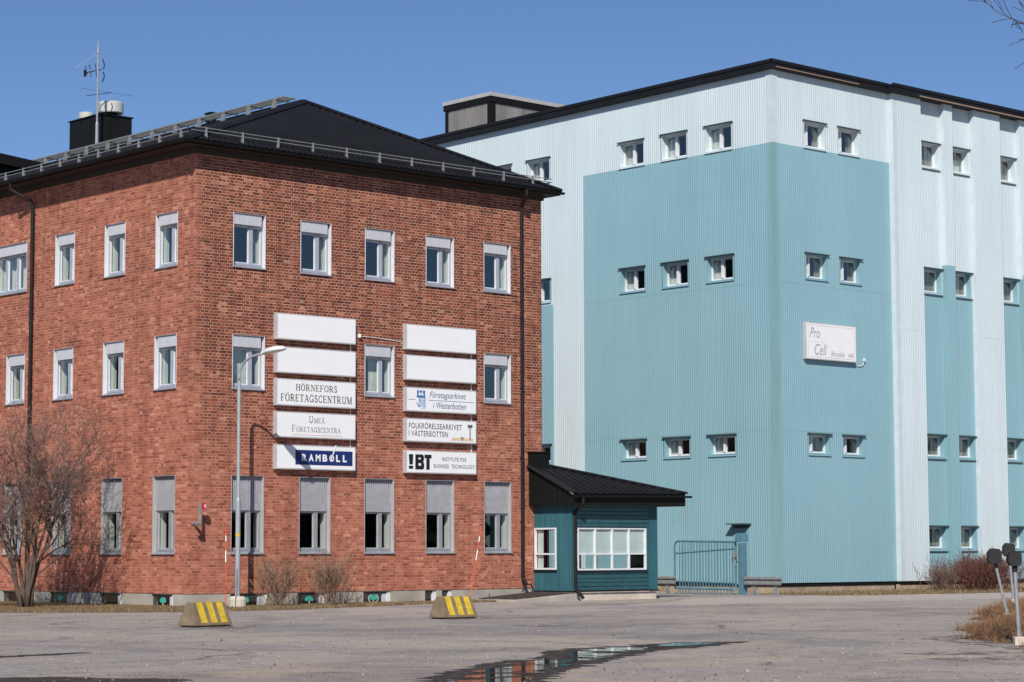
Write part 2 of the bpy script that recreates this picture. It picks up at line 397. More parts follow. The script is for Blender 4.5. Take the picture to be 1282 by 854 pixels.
wat_o = [(-17.2,-29.8),(-16.3,-29.0),(-15.4,-28.2),(-14.3,-27.4),(-13.2,-26.7),(-12.1,-26.2),(-11.0,-25.2),(-10.1,-24.6),(-9.0,-24.5),(-7.6,-24.1),(-6.8,-24.2),(-7.7,-24.7),(-9.0,-25.0),(-9.9,-25.3),(-11.2,-26.2),(-12.5,-27.0),(-13.8,-27.9),(-15.0,-28.8),(-16.2,-29.9),(-17.6,-30.6)]
def offset(pts, d):
    out = []; n = len(pts)
    for i in range(n):
        p, q = pts[i-1], pts[(i+1)%n]; t = Vector((q[0]-p[0], q[1]-p[1])).normalized(); out.append((pts[i][0]-t.y*d, pts[i][1]+t.x*d))
    return out
sheet('wet_asphalt', blob(offset(wat_o, .30), amp=.16, seed=3), .004, M['wet'])
sheet('puddle_water', blob(wat_o, amp=.12, seed=5), .008, M['water'])
sheet('dark_gravel_strip', blob([(-17.4,-20.5),(-15.5,-20.2),(-15.4,-20.5),(-17.4,-20.9)], amp=.08, seed=8), .004, M['wet'])
sheet('dark_gravel_strip', blob([(-20.6,-24.6),(-19.0,-25.3),(-18.2,-26.9),(-18.8,-27.6),(-20.2,-26.2)], amp=.1, seed=9), .004, M['wet'])
sheet('dark_gravel_strip', blob([(-8.3,-28.5),(-7.0,-28.6),(-6.6,-29.6),(-7.6,-29.4)], amp=.14, seed=10), .004, M['mud'])
sheet('dark_gravel_strip', blob([(-9.0,-29.6),(-7.6,-30.0),(-7.8,-30.9),(-9.2,-30.3)], amp=.14, seed=11), .004, M['mud'])
sheet('dark_gravel_strip', blob([(-3.7,-25.4),(-2.4,-25.2),(-3.2,-27.0),(-5.5,-29.2),(-6.0,-29.0)], amp=.12, seed=12), .004, M['mud'])
sheet('dark_gravel_strip', blob([(-8.4,-12.9),(-7.1,-12.4),(-7.0,-12.7),(-8.2,-13.2)], amp=.06, seed=13), .004, M['mud'])
sheet('dark_gravel_strip', blob([(-2.2,-12.3),(-1.2,-12.3),(.6,-12.4),(.2,-12.7),(-2.0,-12.5)], amp=.08, seed=14), .004, M['mud'])
sheet('dark_gravel_strip', blob([(-3.8,-16.2),(-3.1,-16.2),(-3.2,-17.1),(-3.9,-17.0)], amp=.15, seed=15), .004, M['mud'])

sheet('gravel_drive', blob([(7.0,-7.4),(15,-8.4),(24,-9.8),(60,-14),(60,-4.2),(40,-3.8),(26,-3.2),(21.5,-1.8),(18,-1.9),(15.4,-2.2),(13,-4.2)], amp=.25, seed=41), .003, M['drive'])
# the drive is the same old surface, paler
for n_ in M['drive'].node_tree.nodes:
    if n_.type == 'BSDF_PRINCIPLED':
        l_ = n_.inputs['Base Color'].links[0]; fs = l_.from_socket; M['drive'].node_tree.links.new(mix(M['drive'].node_tree, .4, fs, (.50,.44,.395)), n_.inputs['Base Color']); break
# loose gravel strewn over the yard
gv = MB(); rg = random.Random(55)
for _ in range(11000):
    d = 20+60*rg.random()**1.5; lat = rg.uniform(-.26, .26)*d
    x = -32.0+.668*d+.741*lat; y = -47.3+.738*d-.671*lat
    if -.2 < x < 23.5 and y > -1.6 or x < -.2 and y > -.2-1.1*(x+5.9) or y > .5: continue
    if -18 < x < -6 and abs((y+23.6)-(x+6.5)*.52) < 1.0: continue
    q = rg.uniform(.006,.015)*(1.0 if rg.random() < .97 else 1.9); a = rg.uniform(0, 6.28); i = len(gv.v)
    for k in range(3): gv.v.append((x+q*1.3*math.cos(a+2.1*k), y+q*1.3*math.sin(a+2.1*k), -.002))
    gv.v.append((x+q*rg.uniform(-.5,.5), y+q*rg.uniform(-.5,.5), q*rg.uniform(.8,1.3)))
    gv.f += [(i,i+1,i+3),(i+1,i+2,i+3),(i+2,i,i+3)]; gv.m += [0,0,0]
gm_, gnt, gp_ = new_mat('loose_gravel')
gw = N(gnt, 'ShaderNodeTexWhiteNoise'); gs = N(gnt, 'ShaderNodeVectorMath', _operation='SNAP'); gs.inputs[1].default_value = (.05,.05,.5)
gnt.links.new(objco(gnt), gs.inputs[0]); gnt.links.new(gs.outputs[0], gw.inputs['Vector'])
gnt.links.new(ramp(gnt, gw.outputs['Value'], [(0,(.07,.06,.055)),(.45,(.17,.145,.135)),(.8,(.27,.235,.215)),(1,(.40,.35,.31))]), gp_.inputs['Base Color']); gp_.inputs['Roughness'].default_value = .95
kind(ob('loose_gravel', gv, gm_), 'stuff')

# lawn strip round the brick building: outer edge at ground level, rising to the wall
outer = [(-16,30),(-10.5,12),(-8.2,4),(-5.9,-.2),(-3.9,-2.4),(-2.0,-3.6),(.6,-3.5),(3.0,-2.7),(5.2,-1.9),(7.4,-1.35),(9.4,-.9)]
inner = [(0,30),(0,12),(0,6),(0,3),(0,1.2),(0,0),(.8,0),(3.0,0),(5.2,0),(7.4,0),(9.4,0)]
lw = MB(); NL = 6
def lawn_pt(i, j, k, t):
    ox = outer[i][0]+(outer[j][0]-outer[i][0])*t; oy = outer[i][1]+(outer[j][1]-outer[i][1])*t
    ix = inner[i][0]+(inner[j][0]-inner[i][0])*t; iy = inner[i][1]+(inner[j][1]-inner[i][1])*t
    s = k
    return (ox+(ix-ox)*s, oy+(iy-oy)*s, .006+.030*max(0,s)**.7)
for i in range(len(outer)-1):
    for a in range(8):
        for k in range(NL):
            lw.face([lawn_pt(i,i+1,k/NL,a/8), lawn_pt(i,i+1,k/NL,(a+1)/8), lawn_pt(i,i+1,(k+1)/NL,(a+1)/8), lawn_pt(i,i+1,(k+1)/NL,a/8)])
kind(ob('lawn_strip', lw, M['grass']), 'structure')
bl = MB(); rnd = random.Random(21)
def blade(b, p, h, wd, lean=.5):
    a = rnd.uniform(0, 6.283); dx, dy = math.cos(a)*wd, math.sin(a)*wd
    lx, ly = rnd.uniform(-lean, lean)*h, rnd.uniform(-lean, lean)*h
    b.face([(p[0]-dx,p[1]-dy,p[2]),(p[0]+dx,p[1]+dy,p[2]),(p[0]+lx,p[1]+ly,p[2]+h)])
for _ in range(13000):
    i = rnd.randrange(1, len(outer)-1); t = rnd.random(); k = rnd.random()**1.5
    p = lawn_pt(i, i+1, k*1.02-.02, t); blade(bl, (p[0],p[1],p[2]-.01), rnd.uniform(.02,.07)*(1.6 if k < .2 else 1), .008, .9)
kind(ob('lawn_grass', bl, M['blade']), 'stuff')

# dry strip along the foot of the clad building
sp = MB(); sp.face([(x, y, .006) for x, y in blob([(60,-4.6),(60,1.2),(22.4,1.4),(21.9,-.9),(21.6,-2.0),(23,-2.9),(26,-3.4),(31,-3.7),(40,-4.0)], amp=.35, seed=61)])
kind(ob('dry_verge', sp, M['grass']), 'structure')
bl = MB()
for _ in range(11000):
    x = rnd.uniform(22.6, 42); y = rnd.uniform(-3.5, 1.0)
    if rnd.random() < .5 and 25 < x < 31 and y < -1.2: continue
    blade(bl, (x,y,.0), rnd.uniform(.04,.13), .012, .9)
kind(ob('verge_grass', bl, M['blade']), 'stuff')

# grassy bank with the heater posts on the right
edge = [(-11.6,-34.6),(-8.7,-31.6),(-5.6,-28.9),(-2.9,-25.9),(.5,-23.3),(3.2,-21.1),(7.2,-18.0),(13.3,-14.2),(21,-11)]
inw = Vector((.69,-.72))
def bank_pt(i, t, d):
    x = edge[i][0]+(edge[i+1][0]-edge[i][0])*t; y = edge[i][1]+(edge[i+1][1]-edge[i][1])*t
    h = .34*(1-math.exp(-max(d,0)/1.1)) + .035*math.sin(x*3.1+d*2)*math.sin(y*2.7)*min(1,d)
    wob = .22*math.sin(x*2.3)+.15*math.sin(y*5.1)
    wob += .55 if i >= 4 else .0
    return (x+inw.x*(d+wob), y+inw.y*(d+wob), max(.003, h*.95+.003))
bk = MB(); ds = [0,.15,.35,.6,1,1.5,2.2,3.2,5,9,16]
for i in range(len(edge)-1):
    for a in range(8):
        for d0, d1 in zip(ds, ds[1:]):
            bk.face([bank_pt(i,a/8,d0), bank_pt(i,a/8,d1), bank_pt(i,(a+1)/8,d1), bank_pt(i,(a+1)/8,d0)])
kind(ob('grass_bank', bk, M['grass_red'], smooth=True), 'structure')
bl = MB()
for _ in range(24000):
    i = rnd.randrange(0, len(edge)-1); d = abs(rnd.gauss(0, 1.6)); p = bank_pt(i, rnd.random(), d-.05)
    blade(bl, (p[0],p[1],p[2]-.02), rnd.uniform(.05,.2), .006, 1.1)
kind(ob('bank_grass', bl, M['blade_red']), 'stuff')

# far spruces behind the photographer (seen only as reflections in the panes)
fo = MB()
for k in range(430):
    a = R(rnd.choice((rnd.uniform(268, 335), rnd.uniform(112, 152)))); d = rnd.uniform(75, 105)
    cx, cy = math.cos(a)*d, math.sin(a)*d; h = rnd.uniform(8, 13)
    for j in range(7):
        z0 = h*(.06+.13*j); r = (h*.24)*(1-j/7.4); n = 9; i0 = len(fo.v)
        fo.v.append((cx, cy, z0+h*.24))
        for q in range(n):
            an = 6.283*q/n+rnd.random(); rr = r*rnd.uniform(.7,1.15); fo.v.append((cx+rr*math.cos(an), cy+rr*math.sin(an), z0+rnd.uniform(-.4,.2)))
        for q in range(n): fo.f.append((i0, i0+1+q, i0+1+(q+1)%n)); fo.m.append(0)
kind(ob('far_wood', fo, M['conifer']), 'stuff')

# ------------------------------------------------------------------ brick building
BR = thing('brick_building', 'three storey red brick building with black hipped roof and grey windows', 'building')
W, DEP, TOP = 11.98, 27.0, 11.66
F3, F2, F1 = (8.70, 1.40), (5.555, 1.385), (1.355, 1.98)
FX = [1.175, 3.325, 5.49, 7.63, 9.76]
LY = [1.80, 4.265, 6.80, 9.37]                       # outer (left as seen) edge of each side window
WW = 1.02
holes_f, holes_l, wins = [], [], []
for i, x in enumerate(FX):
    for z, h, k in ((*F3,'r3'),(*F2,'r2'),(*F1,'r1')):
        if k == 'r2' and i in (1, 3): continue       # behind the sign columns the wall is plain
        holes_f.append((x, x+WW, z, z+h)); wins.append(('f', i, k, x, z, h, WW))
for i, y in enumerate(LY):
    for z, h, k in ((*F3,'r3'),(*F2,'r2'),(*F1,'r1')):
        ww = WW; yy = y
        if i == 3 and k == 'r3': ww = 1.95; yy = 10.27
        holes_l.append((yy-ww, yy, z, z+h)); wins.append(('l', i, k, yy, z, h, ww))
BF = [(1.19,2.32),(3.31,4.30),(5.48,6.41),(7.62,8.02),(8.22,8.58)]
BL = [(.84,1.83),(3.26,4.30),(5.79,6.86),(8.36,9.40)]
def grid_wall(b, conv, U0, U1, V0, V1, holes, mi=0, rev=0, rmi=0, inw=None):
    us = sorted({U0,U1,*[h[0] for h in holes],*[h[1] for h in holes]}); vs = sorted({V0,V1,*[h[2] for h in holes],*[h[3] for h in holes]})
    us = [q for q in us if U0 <= q <= U1]; vs = [q for q in vs if V0 <= q <= V1]
    for a, c in zip(us, us[1:]):
        for d, e in zip(vs, vs[1:]):
            mu, mv = (a+c)/2, (d+e)/2
            if any(h[0] < mu < h[1] and h[2] < mv < h[3] for h in holes): continue
            b.face([conv(a,0,d), conv(c,0,d), conv(c,0,e), conv(a,0,e)], mi)
    for h in holes:
        if rev and V0 <= (h[2]+h[3])/2 <= V1:
            p = [(h[0],h[2]),(h[1],h[2]),(h[1],h[3]),(h[0],h[3])]
            for q, r_ in zip(p, p[1:]+p[:1]):
                b.face([conv(q[0],0,q[1]), conv(r_[0],0,r_[1]), conv(r_[0],rev,r_[1]), conv(q[0],rev,q[1])], rmi)
fc = lambda u, d, v: (u, d, v)
lc = lambda u, d, v: (d, u, v)
ZB = .34
b = MB()
grid_wall(b, fc, 0, W, ZB, TOP, holes_f, rev=.24)
grid_wall(b, lc, 0, DEP, ZB, TOP, holes_l, rev=.24)
b.face([(W,0,0),(W,DEP,0),(W,DEP,TOP),(W,0,TOP)]); b.face([(0,DEP,0),(W,DEP,0),(W,DEP,TOP),(0,DEP,TOP)])
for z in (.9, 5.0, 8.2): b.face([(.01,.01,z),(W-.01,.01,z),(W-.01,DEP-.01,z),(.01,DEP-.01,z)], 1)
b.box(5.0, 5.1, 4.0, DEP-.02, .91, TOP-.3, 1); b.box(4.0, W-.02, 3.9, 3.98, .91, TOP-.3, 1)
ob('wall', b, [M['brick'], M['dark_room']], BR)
# plinth, 2 cm behind the brick face
hf = [(a,c,.03,.32) for a, c in BF]; hl = [(a,c,.03,.32) for a, c in BL]
b = MB()
grid_wall(b, lambda u,d,v: (u, .015+d, v), .015, W-.002, -.05, ZB, hf, rev=.2)
grid_wall(b, lambda u,d,v: (.015+d, u, v), .015, DEP-.01, -.05, ZB, hl, rev=.2)
b.face([(0,0,ZB),(W,0,ZB),(W,.03,ZB),(0,.03,ZB)]); b.face([(0,0,ZB),(.03,0,ZB),(.03,DEP,ZB),(0,DEP,ZB)])
ob('plinth', b, M['plinth'], BR)

# ---- windows: local frame x right, y inward, z up; meshes shared per kind
cache = {}
def window_meshes(k, h, ww, panes, side):
    key = (k, ww, side)
    if key in cache: return cache[key]
    ph = {'r3': .27, 'r2': .28, 'r1': .86}[k]; rc = .115; fwid = .062
    f = MB()
    # white sheet lining of the opening (material 1), frame (0), plaster reveal inside (2)
    f.box(.0, .018, -.004, rc, 0, h, 1); f.box(ww-.018, ww, -.004, rc, 0, h, 1); f.box(.019, ww-.019, -.004, rc, h-.018, h, 3)
    y0, y1 = rc, rc+.07; zt = h-ph
    f.box(.002, fwid, y0, y1, .05, zt); f.box(ww-fwid, ww-.002, y0, y1, .05, zt)
    f.box(fwid+.001, ww-fwid-.001, y0, y1, .05, .05+fwid); f.box(fwid+.001, ww-fwid-.001, y0, y1, zt-.06, zt)
    edges = [(fwid, ww-fwid)]
    gl = []
    zz0, zz1 = .05+fwid, zt-.06
    if panes == 2: ms = [(.575,.69)]
    else: ms = [(.58,.68),(1.20,1.30)]
    xs = [fwid] + [q for mm in ms for q in mm] + [ww-fwid]
    for a, c in ms: f.box(a, c, y0-.002, y1-.002, zz0+.001, zz1-.001)
    for a, c in zip(xs[::2], xs[1::2]):
        # sash inside the frame: slim white bars
        f.box(a+.001, a+.022, y0+.02, y1-.01, zz0+.002, zz1-.002, 1); f.box(c-.022, c-.001, y0+.02, y1-.01, zz0+.002, zz1-.002, 1)
        f.box(a+.023, c-.023, y0+.02, y1-.01, zz0+.002, zz0+.022, 1); f.box(a+.023, c-.023, y0+.02, y1-.01, zz1-.022, zz1-.002, 1)
        pm = MB(); pm.box(a+.020, c-.020, y0+.04, y0+.046, zz0+.020, zz1-.020); gl.append(mesh_of('pane', pm, M['glass']))
    # plastered inner jambs
    f.face([(.03,y1,.05),(.03,.40,.05),(.03,.40,zt),(.03,y1,zt)], 2); f.face([(ww-.03,y1,.05),(ww-.03,.40,.05),(ww-.03,.40,zt),(ww-.03,y1,zt)], 2)
    f.face([(.03,y1,.05),(ww-.03,y1,.05),(ww-.03,.40,.05),(.03,.40,.05)], 2); f.face([(.03,y1,zt),(ww-.03,y1,zt),(ww-.03,.40,zt),(.03,.40,zt)], 2)
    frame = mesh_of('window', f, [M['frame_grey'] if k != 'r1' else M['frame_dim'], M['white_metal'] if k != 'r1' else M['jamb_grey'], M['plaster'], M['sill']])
    pl, pr_ = (.02, ww-.10) if side == 'f' else (.10, ww-.02)
    dy = 0.0
    if k == 'r1': pl, pr_, dy = .02, ww-.02, .072
    p = MB(); p.box(pl, pr_, .032+dy, .05+dy, zt-.03, h-.022)
    n = int((pr_-pl)/.075)
    for i in range(n):
        x = pl+.01+i*(pr_-pl-.02)/n; p.box(x, x+.042, (.022 if dy == 0 else .010)+dy, .0315+dy, zt-.028, h-.024)
    if dy == 0: p.box(pl, pr_, .0505, rc-.002, zt-.03, zt-.022)
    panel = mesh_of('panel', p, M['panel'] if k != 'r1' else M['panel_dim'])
    s = MB(); s.hexa([(-.02,-.045,-.030),(ww+.02,-.045,-.030),(ww+.02,rc,-.005),(-.02,rc,-.005)], [(-.02,-.045,-.016),(ww+.02,-.045,-.016),(ww+.02,rc,.045),(-.02,rc,.045)])
    sill = mesh_of('sill', s, M['sill'])
    cache[key] = (frame, panel, gl, sill, (xs, zz0, zz1)); return cache[key]

def curtain_mesh(x0, x1, z0, z1, wav=.05):
    c = MB(); n = 14
    for i in range(n):
        a, d = x0+(x1-x0)*i/n, x0+(x1-x0)*(i+1)/n
        ya, yd = .34+(wav if i % 2 else 0), .34+(0 if i % 2 else wav)
        c.face([(a,ya,z0),(d,yd,z0),(d,yd,z1),(a,ya,z1)])
    return mesh_of('curtain', c, M['curtain'])
curt = {('f',0,'r2'):(.25,.66), ('f',2,'r2'):(.38,.70), ('f',0,'r3'):(.86,.95), ('f',1,'r3'):(.84,.95), ('f',2,'r3'):(.84,.95), ('f',3,'r3'):(.84,.95), ('f',4,'r3'):(.78,.95),
        ('l',0,'r3'):(.30,.95), ('l',1,'r3'):(.36,.95), ('l',2,'r3'):(.32,.9), ('l',3,'r3'):(.1,1.6), ('l',1,'r2'):(.5,.95), ('l',0,'r2'):(.52,.95), ('l',2,'r2'):(.28,.42),('l',3,'r2'):(.3,.42)}
for side, i, k, u, z, h, ww in wins:
    frame, panel, gl, sill, info = window_meshes(k, h, ww, 3 if ww > 1.5 else 2, side)
    o = ob('window', frame, None, BR)
    if side == 'f': o.location = (u, 0, z)
    else: o.location = (0, u, z); o.rotation_euler = (0, 0, R(-90))
    ob('panel', panel, None, o); ob('sill', sill, None, o)
    for q in gl: ob('pane', q, None, o)
    if (side, i, k) in curt:
        a, c = curt[(side, i, k)]; ob('curtain', curtain_mesh(a, c, info[1], info[2]), None, o)

# ---- basement windows
def basement(side, u, ww, motif):
    f = MB(); d = .11
    f.box(0, .05, .05, d, 0, .29, 0); f.box(ww-.10, ww, .03, d, 0, .29, 1); f.box(.051, ww-.101, .06, d, .245, .29, 0)
    if ww > .7: f.box(ww-.24, ww-.11, .06, d, 0, .244, 2)
    f.box(.051, ww-.101, .3, .32, 0, .244, 3)
    f.box(0, ww, .012, .06, .292, .30, 0)
    o = ob('basement_window', f, [M['flash_dark'], M['white_metal'], M['panel'], M['dark_room']], BR)
    if side == 'f': o.location = (u, .015, .03)
    else: o.location = (.015, u, .03); o.rotation_euler = (0, 0, R(-90))
    p = MB(); p.box(.051, ww-(.25 if ww > .7 else .101), .075, .08, 0, .244); ob('pane', p, M['glass'], o)
    if motif:
        q = MB(); cx, cz, r = (ww-.2)/2+.03, .11, .125
        n = 20
        if motif == 2:
            for j in range(n):       # pale ring
                a, c2 = 6.283*j/n, 6.283*(j+1)/n
                P = lambda an, rr, y: (cx+rr*1.45*math.cos(an), y, cz+rr*math.sin(an)*.98)
                q.face([P(a,r,.068),P(c2,r,.068),P(c2,r*.86,.068),P(a,r*.86,.068)], 1)
                q.face([P(a,r,.073),P(c2,r,.073),P(c2,r,.068),P(a,r,.068)], 1)
        top = [(cx+.15*math.cos(math.pi*j/10), .07, cz-.005+.115*math.sin(math.pi*j/10)) for j in range(11)] + [(cx-.10, .07, cz-.035), (cx+.10, .07, cz-.035)]
        q.face(top, 0); q.face([(x, .074, z) for x, y, z in top], 0)
        q.face([(cx-.018,.07,0),(cx+.018,.07,0),(cx+.018,.07,cz-.03),(cx-.018,.07,cz-.03)], 1)
        ob('motif', q, [M['teal_motif'], M['pale_ring']], o)
for (a, c), mo in zip(BF, (1,1,2,0,0)): basement('f', a, c-a, mo)
for (a, c), mo in zip(BL, (1,0,1,0)): basement('l', c, c-a, mo)

# ---- roof
OL, OF, OR_ = .55, .40, .45; ZE = 11.78; AP = Vector((5.99, 3.46, 14.15)); YB = DEP+.4
cFL, cFR, cBL, cBR, apB = Vector((-OL,-OF,ZE)), Vector((W+OR_,-OF,ZE)), Vector((-OL,YB,ZE)), Vector((W+OR_,YB,ZE)), Vector((5.99,YB,14.15))
r = MB()
r.face([cFL, cFR, AP]); r.face([cFL, AP, apB, cBL]); r.face([cFR, cBR, apB, AP]); r.face([cBL, apB, cBR])
def rib(r, p0, p1, side, nrm, wd=.035, ht=.028):
    s = side*wd; r.hexa([p0-s, p1-s, p1+s, p0+s], [p0-s*.6+nrm*ht, p1-s*.6+nrm*ht, p1+s*.6+nrm*ht, p0+s*.6+nrm*ht])
nF = (cFR-cFL).cross(AP-cFL).normalized()
x = -OL+.1
while x < W+OR_-.05:
    t = (x+OL)/(AP.x+OL) if x < AP.x else (W+OR_-x)/(W+OR_-AP.x)
    p0 = Vector((x, -OF-.02, ZE)); p1 = Vector((x, -OF+(AP.y+OF)*t, ZE+(AP.z-ZE)*t)); rib(r, p0, p1, Vector((1,0,0)), nF); x += .18
nL = (AP-cFL).cross(cBL-cFL).normalized()
if nL.z < 0: nL = -nL
y = -OF+.1
while y < YB:
    t = min(1, (y+OF)/(AP.y+OF)); p0 = Vector((-OL-.02, y, ZE)); p1 = Vector((-OL+(AP.x+OL)*t, y, ZE+(AP.z-ZE)*t)); rib(r, p0, p1, Vector((0,1,0)), nL); y += .18
# ridge and hip caps
for a, c in ((cFL,AP),(cFR,AP),(AP,apB)):
    dv = (c-a).normalized(); sd_ = dv.cross(Vector((0,0,1))).normalized(); up = sd_.cross(dv)
    if up.z < 0: up = -up
    r.hexa([a-sd_*.16-up*.03, c-sd_*.16-up*.03, c+sd_*.16-up*.03, a+sd_*.16-up*.03], [a-sd_*.05+up*.06, c-sd_*.05+up*.06, c+sd_*.05+up*.06, a+sd_*.05+up*.06])
RF = ob('roof', r, M['roof'], BR)
# fascia and soffit
b = MB(); e = .02
b.box(-OL+e, W+OR_-e, -OF+e, -OF+e+.03, TOP-.01, ZE-.012, 0); b.box(-OL+e, -OL+e+.03, -OF+e+.031, YB-.1, TOP-.01, ZE-.012, 0); b.box(W+OR_-e-.03, W+OR_-e, -OF+e+.031, YB-.1, TOP-.01, ZE-.012, 0)
b.box(-OL+e+.031, W+OR_-e-.031, -OF+e+.031, YB-.2, TOP+.001, TOP+.03, 1)
b.box(-.06, W+.06, -.06, -.002, TOP-.16, TOP, 1); b.box(-.06, -.002, .001, DEP, TOP-.16, TOP, 1); b.box(W+.002, W+.06, .001, DEP, TOP-.16, TOP, 1)
ob('eaves', b, [M['black'], M['soffit']], BR)
# gutters: half round
def gutter(name, pts, parent, rad=.065, mm=None):
    gm = MB(); pts = [Vector(p) for p in pts]; n = 8; prof = [(rad*math.cos(math.pi+math.pi*j/n), rad*math.sin(math.pi+math.pi*j/n)) for j in range(n+1)]
    prof += [(rad*.85*math.cos(2*math.pi-math.pi*j/n), rad*.85*math.sin(2*math.pi-math.pi*j/n)+.004) for j in range(n+1)]
    dv = (pts[1]-pts[0]).normalized(); sd_ = dv.cross(Vector((0,0,1)))
    rings = []
    for p in pts:
        i = len(gm.v)
        for a, c in prof: gm.v.append(tuple(p+sd_*a+Vector((0,0,c))))
        rings.append(i)
    k = len(prof)
    for j in range(k): gm.f.append((rings[0]+j, rings[0]+(j+1)%k, rings[1]+(j+1)%k, rings[1]+j)); gm.m.append(0)
    gm.f.append(tuple(rings[0]+j for j in range(k))); gm.m.append(0); gm.f.append(tuple(rings[1]+j for j in range(k))); gm.m.append(0)
    return ob(name, gm, mm or M['black'], parent)
gutter('gutter', [(-OL-.13,-OF-.045,11.73),(W+OR_+.04,-OF-.045,11.73)], BR)
gutter('gutter', [(-OL-.05,-OF+.03,11.73),(-OL-.05,YB,11.73)], BR)
# downpipes with swan necks
b = MB(); b.tube([(11.13-.12,-OF-.05,11.69),(11.13-.12,-OF-.05,11.52),(11.13,-.10,11.22),(11.13,-.09,11.0),(11.13,-.09,.72)], .048, 10)
for z in (10, 8, 6, 4, 2.2): b.tube([(11.13,-.09,z),(11.13,-.09,z+.04)], .056, 10); b.box(11.12,11.14,-.045,.0,z,z+.03)
b.tube([(11.13,-.09,.74),(11.13,-.10,.62),(11.17,-.2,.45)], .054, 10)
ob('downpipe', b, M['pipe'], BR, smooth=False)
b = MB(); b.tube([(-OL-.05,8.25,11.69),(-OL-.05,8.25,11.5),(-.12,7.9,11.15),(-.10,7.89,10.95),(-.10,7.89,.3)], .05, 10)
for z in (10, 8, 6, 4, 2.2): b.tube([(-.10,7.89,z),(-.10,7.89,z+.04)], .06, 10)
ob('downpipe', b, M['pipe'], BR)
# snow guard rails
def roof_z_front(y): return ZE+(y+OF)*(AP.z-ZE)/(AP.y+OF)
def roof_z_left(x): return ZE+(x+OL)*(AP.z-ZE)/(AP.x+OL)
b = MB(); yy = -.22; zz = roof_z_front(yy)
for dz in (.14, .23): b.tube([(-.30,yy-.02,zz+dz),(W+.22,yy-.02,zz+dz)], .013, 6)
x = .15
while x < W+.2:
    b.hexa([(x-.02,yy-.05,zz-.04),(x+.02,yy-.05,zz-.04),(x+.02,yy+.05,zz+.02),(x-.02,yy+.05,zz+.02)], [(x-.02,yy-.03,zz+.26),(x+.02,yy-.03,zz+.26),(x+.02,yy+.0,zz+.26),(x-.02,yy+.0,zz+.26)]); x += 1.13
ob('snow_guard', b, M['rail_steel'], BR)
b = MB(); xx = -.34; zz = roof_z_left(xx)
for dz in (.13, .22): b.tube([(xx-.02,-.2,zz+dz),(xx-.02,YB-.3,zz+dz)], .013, 6)
y = .15
while y < YB-.4:
    b.hexa([(xx-.05,y-.03,zz-.04),(xx-.05,y+.03,zz-.04),(xx+.05,y+.03,zz+.0),(xx+.05,y-.03,zz+.0)], [(xx-.03,y-.02,zz+.25),(xx-.03,y+.02,zz+.25),(xx+.0,y+.02,zz+.25),(xx+.0,y-.02,zz+.25)]); y += .98
ob('snow_guard', b, M['rail_steel'], BR)
# ridge walkway
b = MB(); zr_ = 14.15
b.box(5.99-.30, 5.99-.26, 4.0, 18.5, zr_+.17, zr_+.21); b.box(5.99+.10, 5.99+.14, 4.0, 18.5, zr_+.17, zr_+.21)
for i in range(8): b.box(5.99-.25+i*.045, 5.99-.232+i*.045, 4.02, 18.4, zr_+.185, zr_+.2)
y = 4.4
while y < 18.4:
    b.box(5.99-.31, 5.99+.15, y-.03, y+.03, zr_+.135, zr_+.169); 
    b.hexa([(5.99-.30,y-.02,zr_-.09),(5.99-.30,y+.22,zr_-.09),(5.99-.27,y+.22,zr_-.09),(5.99-.27,y-.02,zr_-.09)], [(5.99-.30,y-.02,zr_+.165),(5.99-.30,y+.12,zr_+.165),(5.99-.27,y+.12,zr_+.165),(5.99-.27,y-.02,zr_+.165)])
    y += 1.27
ob('ridge_walkway', b, M['rail_steel'], RF)
# chimney and cowls
b = MB(); b.box(6.65, 7.82, 15.3, 17.25, 13.2, 15.62); b.box(6.61, 7.86, 15.26, 17.29, 15.621, 15.66)
for q in (15.95, 16.6): b.box(6.632, 6.65, q, q+.03, 13.3, 15.6)
b.box(7.0, 7.03, 15.282, 15.3, 13.3, 15.6)
ch = ob('chimney', b, M['black'], RF)
b = MB(); b.lathe((7.35,15.85,15.66), [(.22,0),(.22,.12),(.30,.14)], 18); ob('flue_collar', b, M['black'], RF)
b = MB(); b.lathe((7.35,15.85,15.80), [(.40,0),(.42,.03),(.42,.34),(.40,.37)], 24); ob('chimney_cowl', b, M['cowl'], RF)
b = MB(); b.lathe((7.1,16.95,15.66), [(.2,0),(.2,.08),(.25,.1),(.25,.28),(.23,.3)], 20); ob('chimney_cowl', b, M['cowl'], RF)
b = MB(); b.box(7.5, 7.72, 10.28, 10.55, 13.3, 15.0); b.box(7.47, 7.75, 10.25, 10.58, 15.001, 15.06); ob('vent_pipe', b, M['black'], RF)
# shed dormer further back on the side slope
b = MB(); b.hexa([(-.2,16.1,12.0),(5.0,16.1,13.4),(5.0,21,13.4),(-.2,21,12.0)], [(-.2,16.1,14.0),(5.0,16.1,13.55),(5.0,21,13.55),(-.2,21,14.0)], 0)
for i in range(40): x = -.15+i*.125; b.box(x, x+.05, 16.075, 16.1, 12.1+max(0,(x+.2)*.27), 13.98-.0865*(x+.2)-.02, 0)
b.hexa([(-.6,15.85,14.04),(5.15,15.85,13.54),(5.15,21.2,13.54),(-.6,21.2,14.04)], [(-.6,15.85,14.36),(5.15,15.85,13.86),(5.15,21.2,13.86),(-.6,21.2,14.36)], 1)
ob('roof_dormer', b, [M['roof'], M['black']], BR)

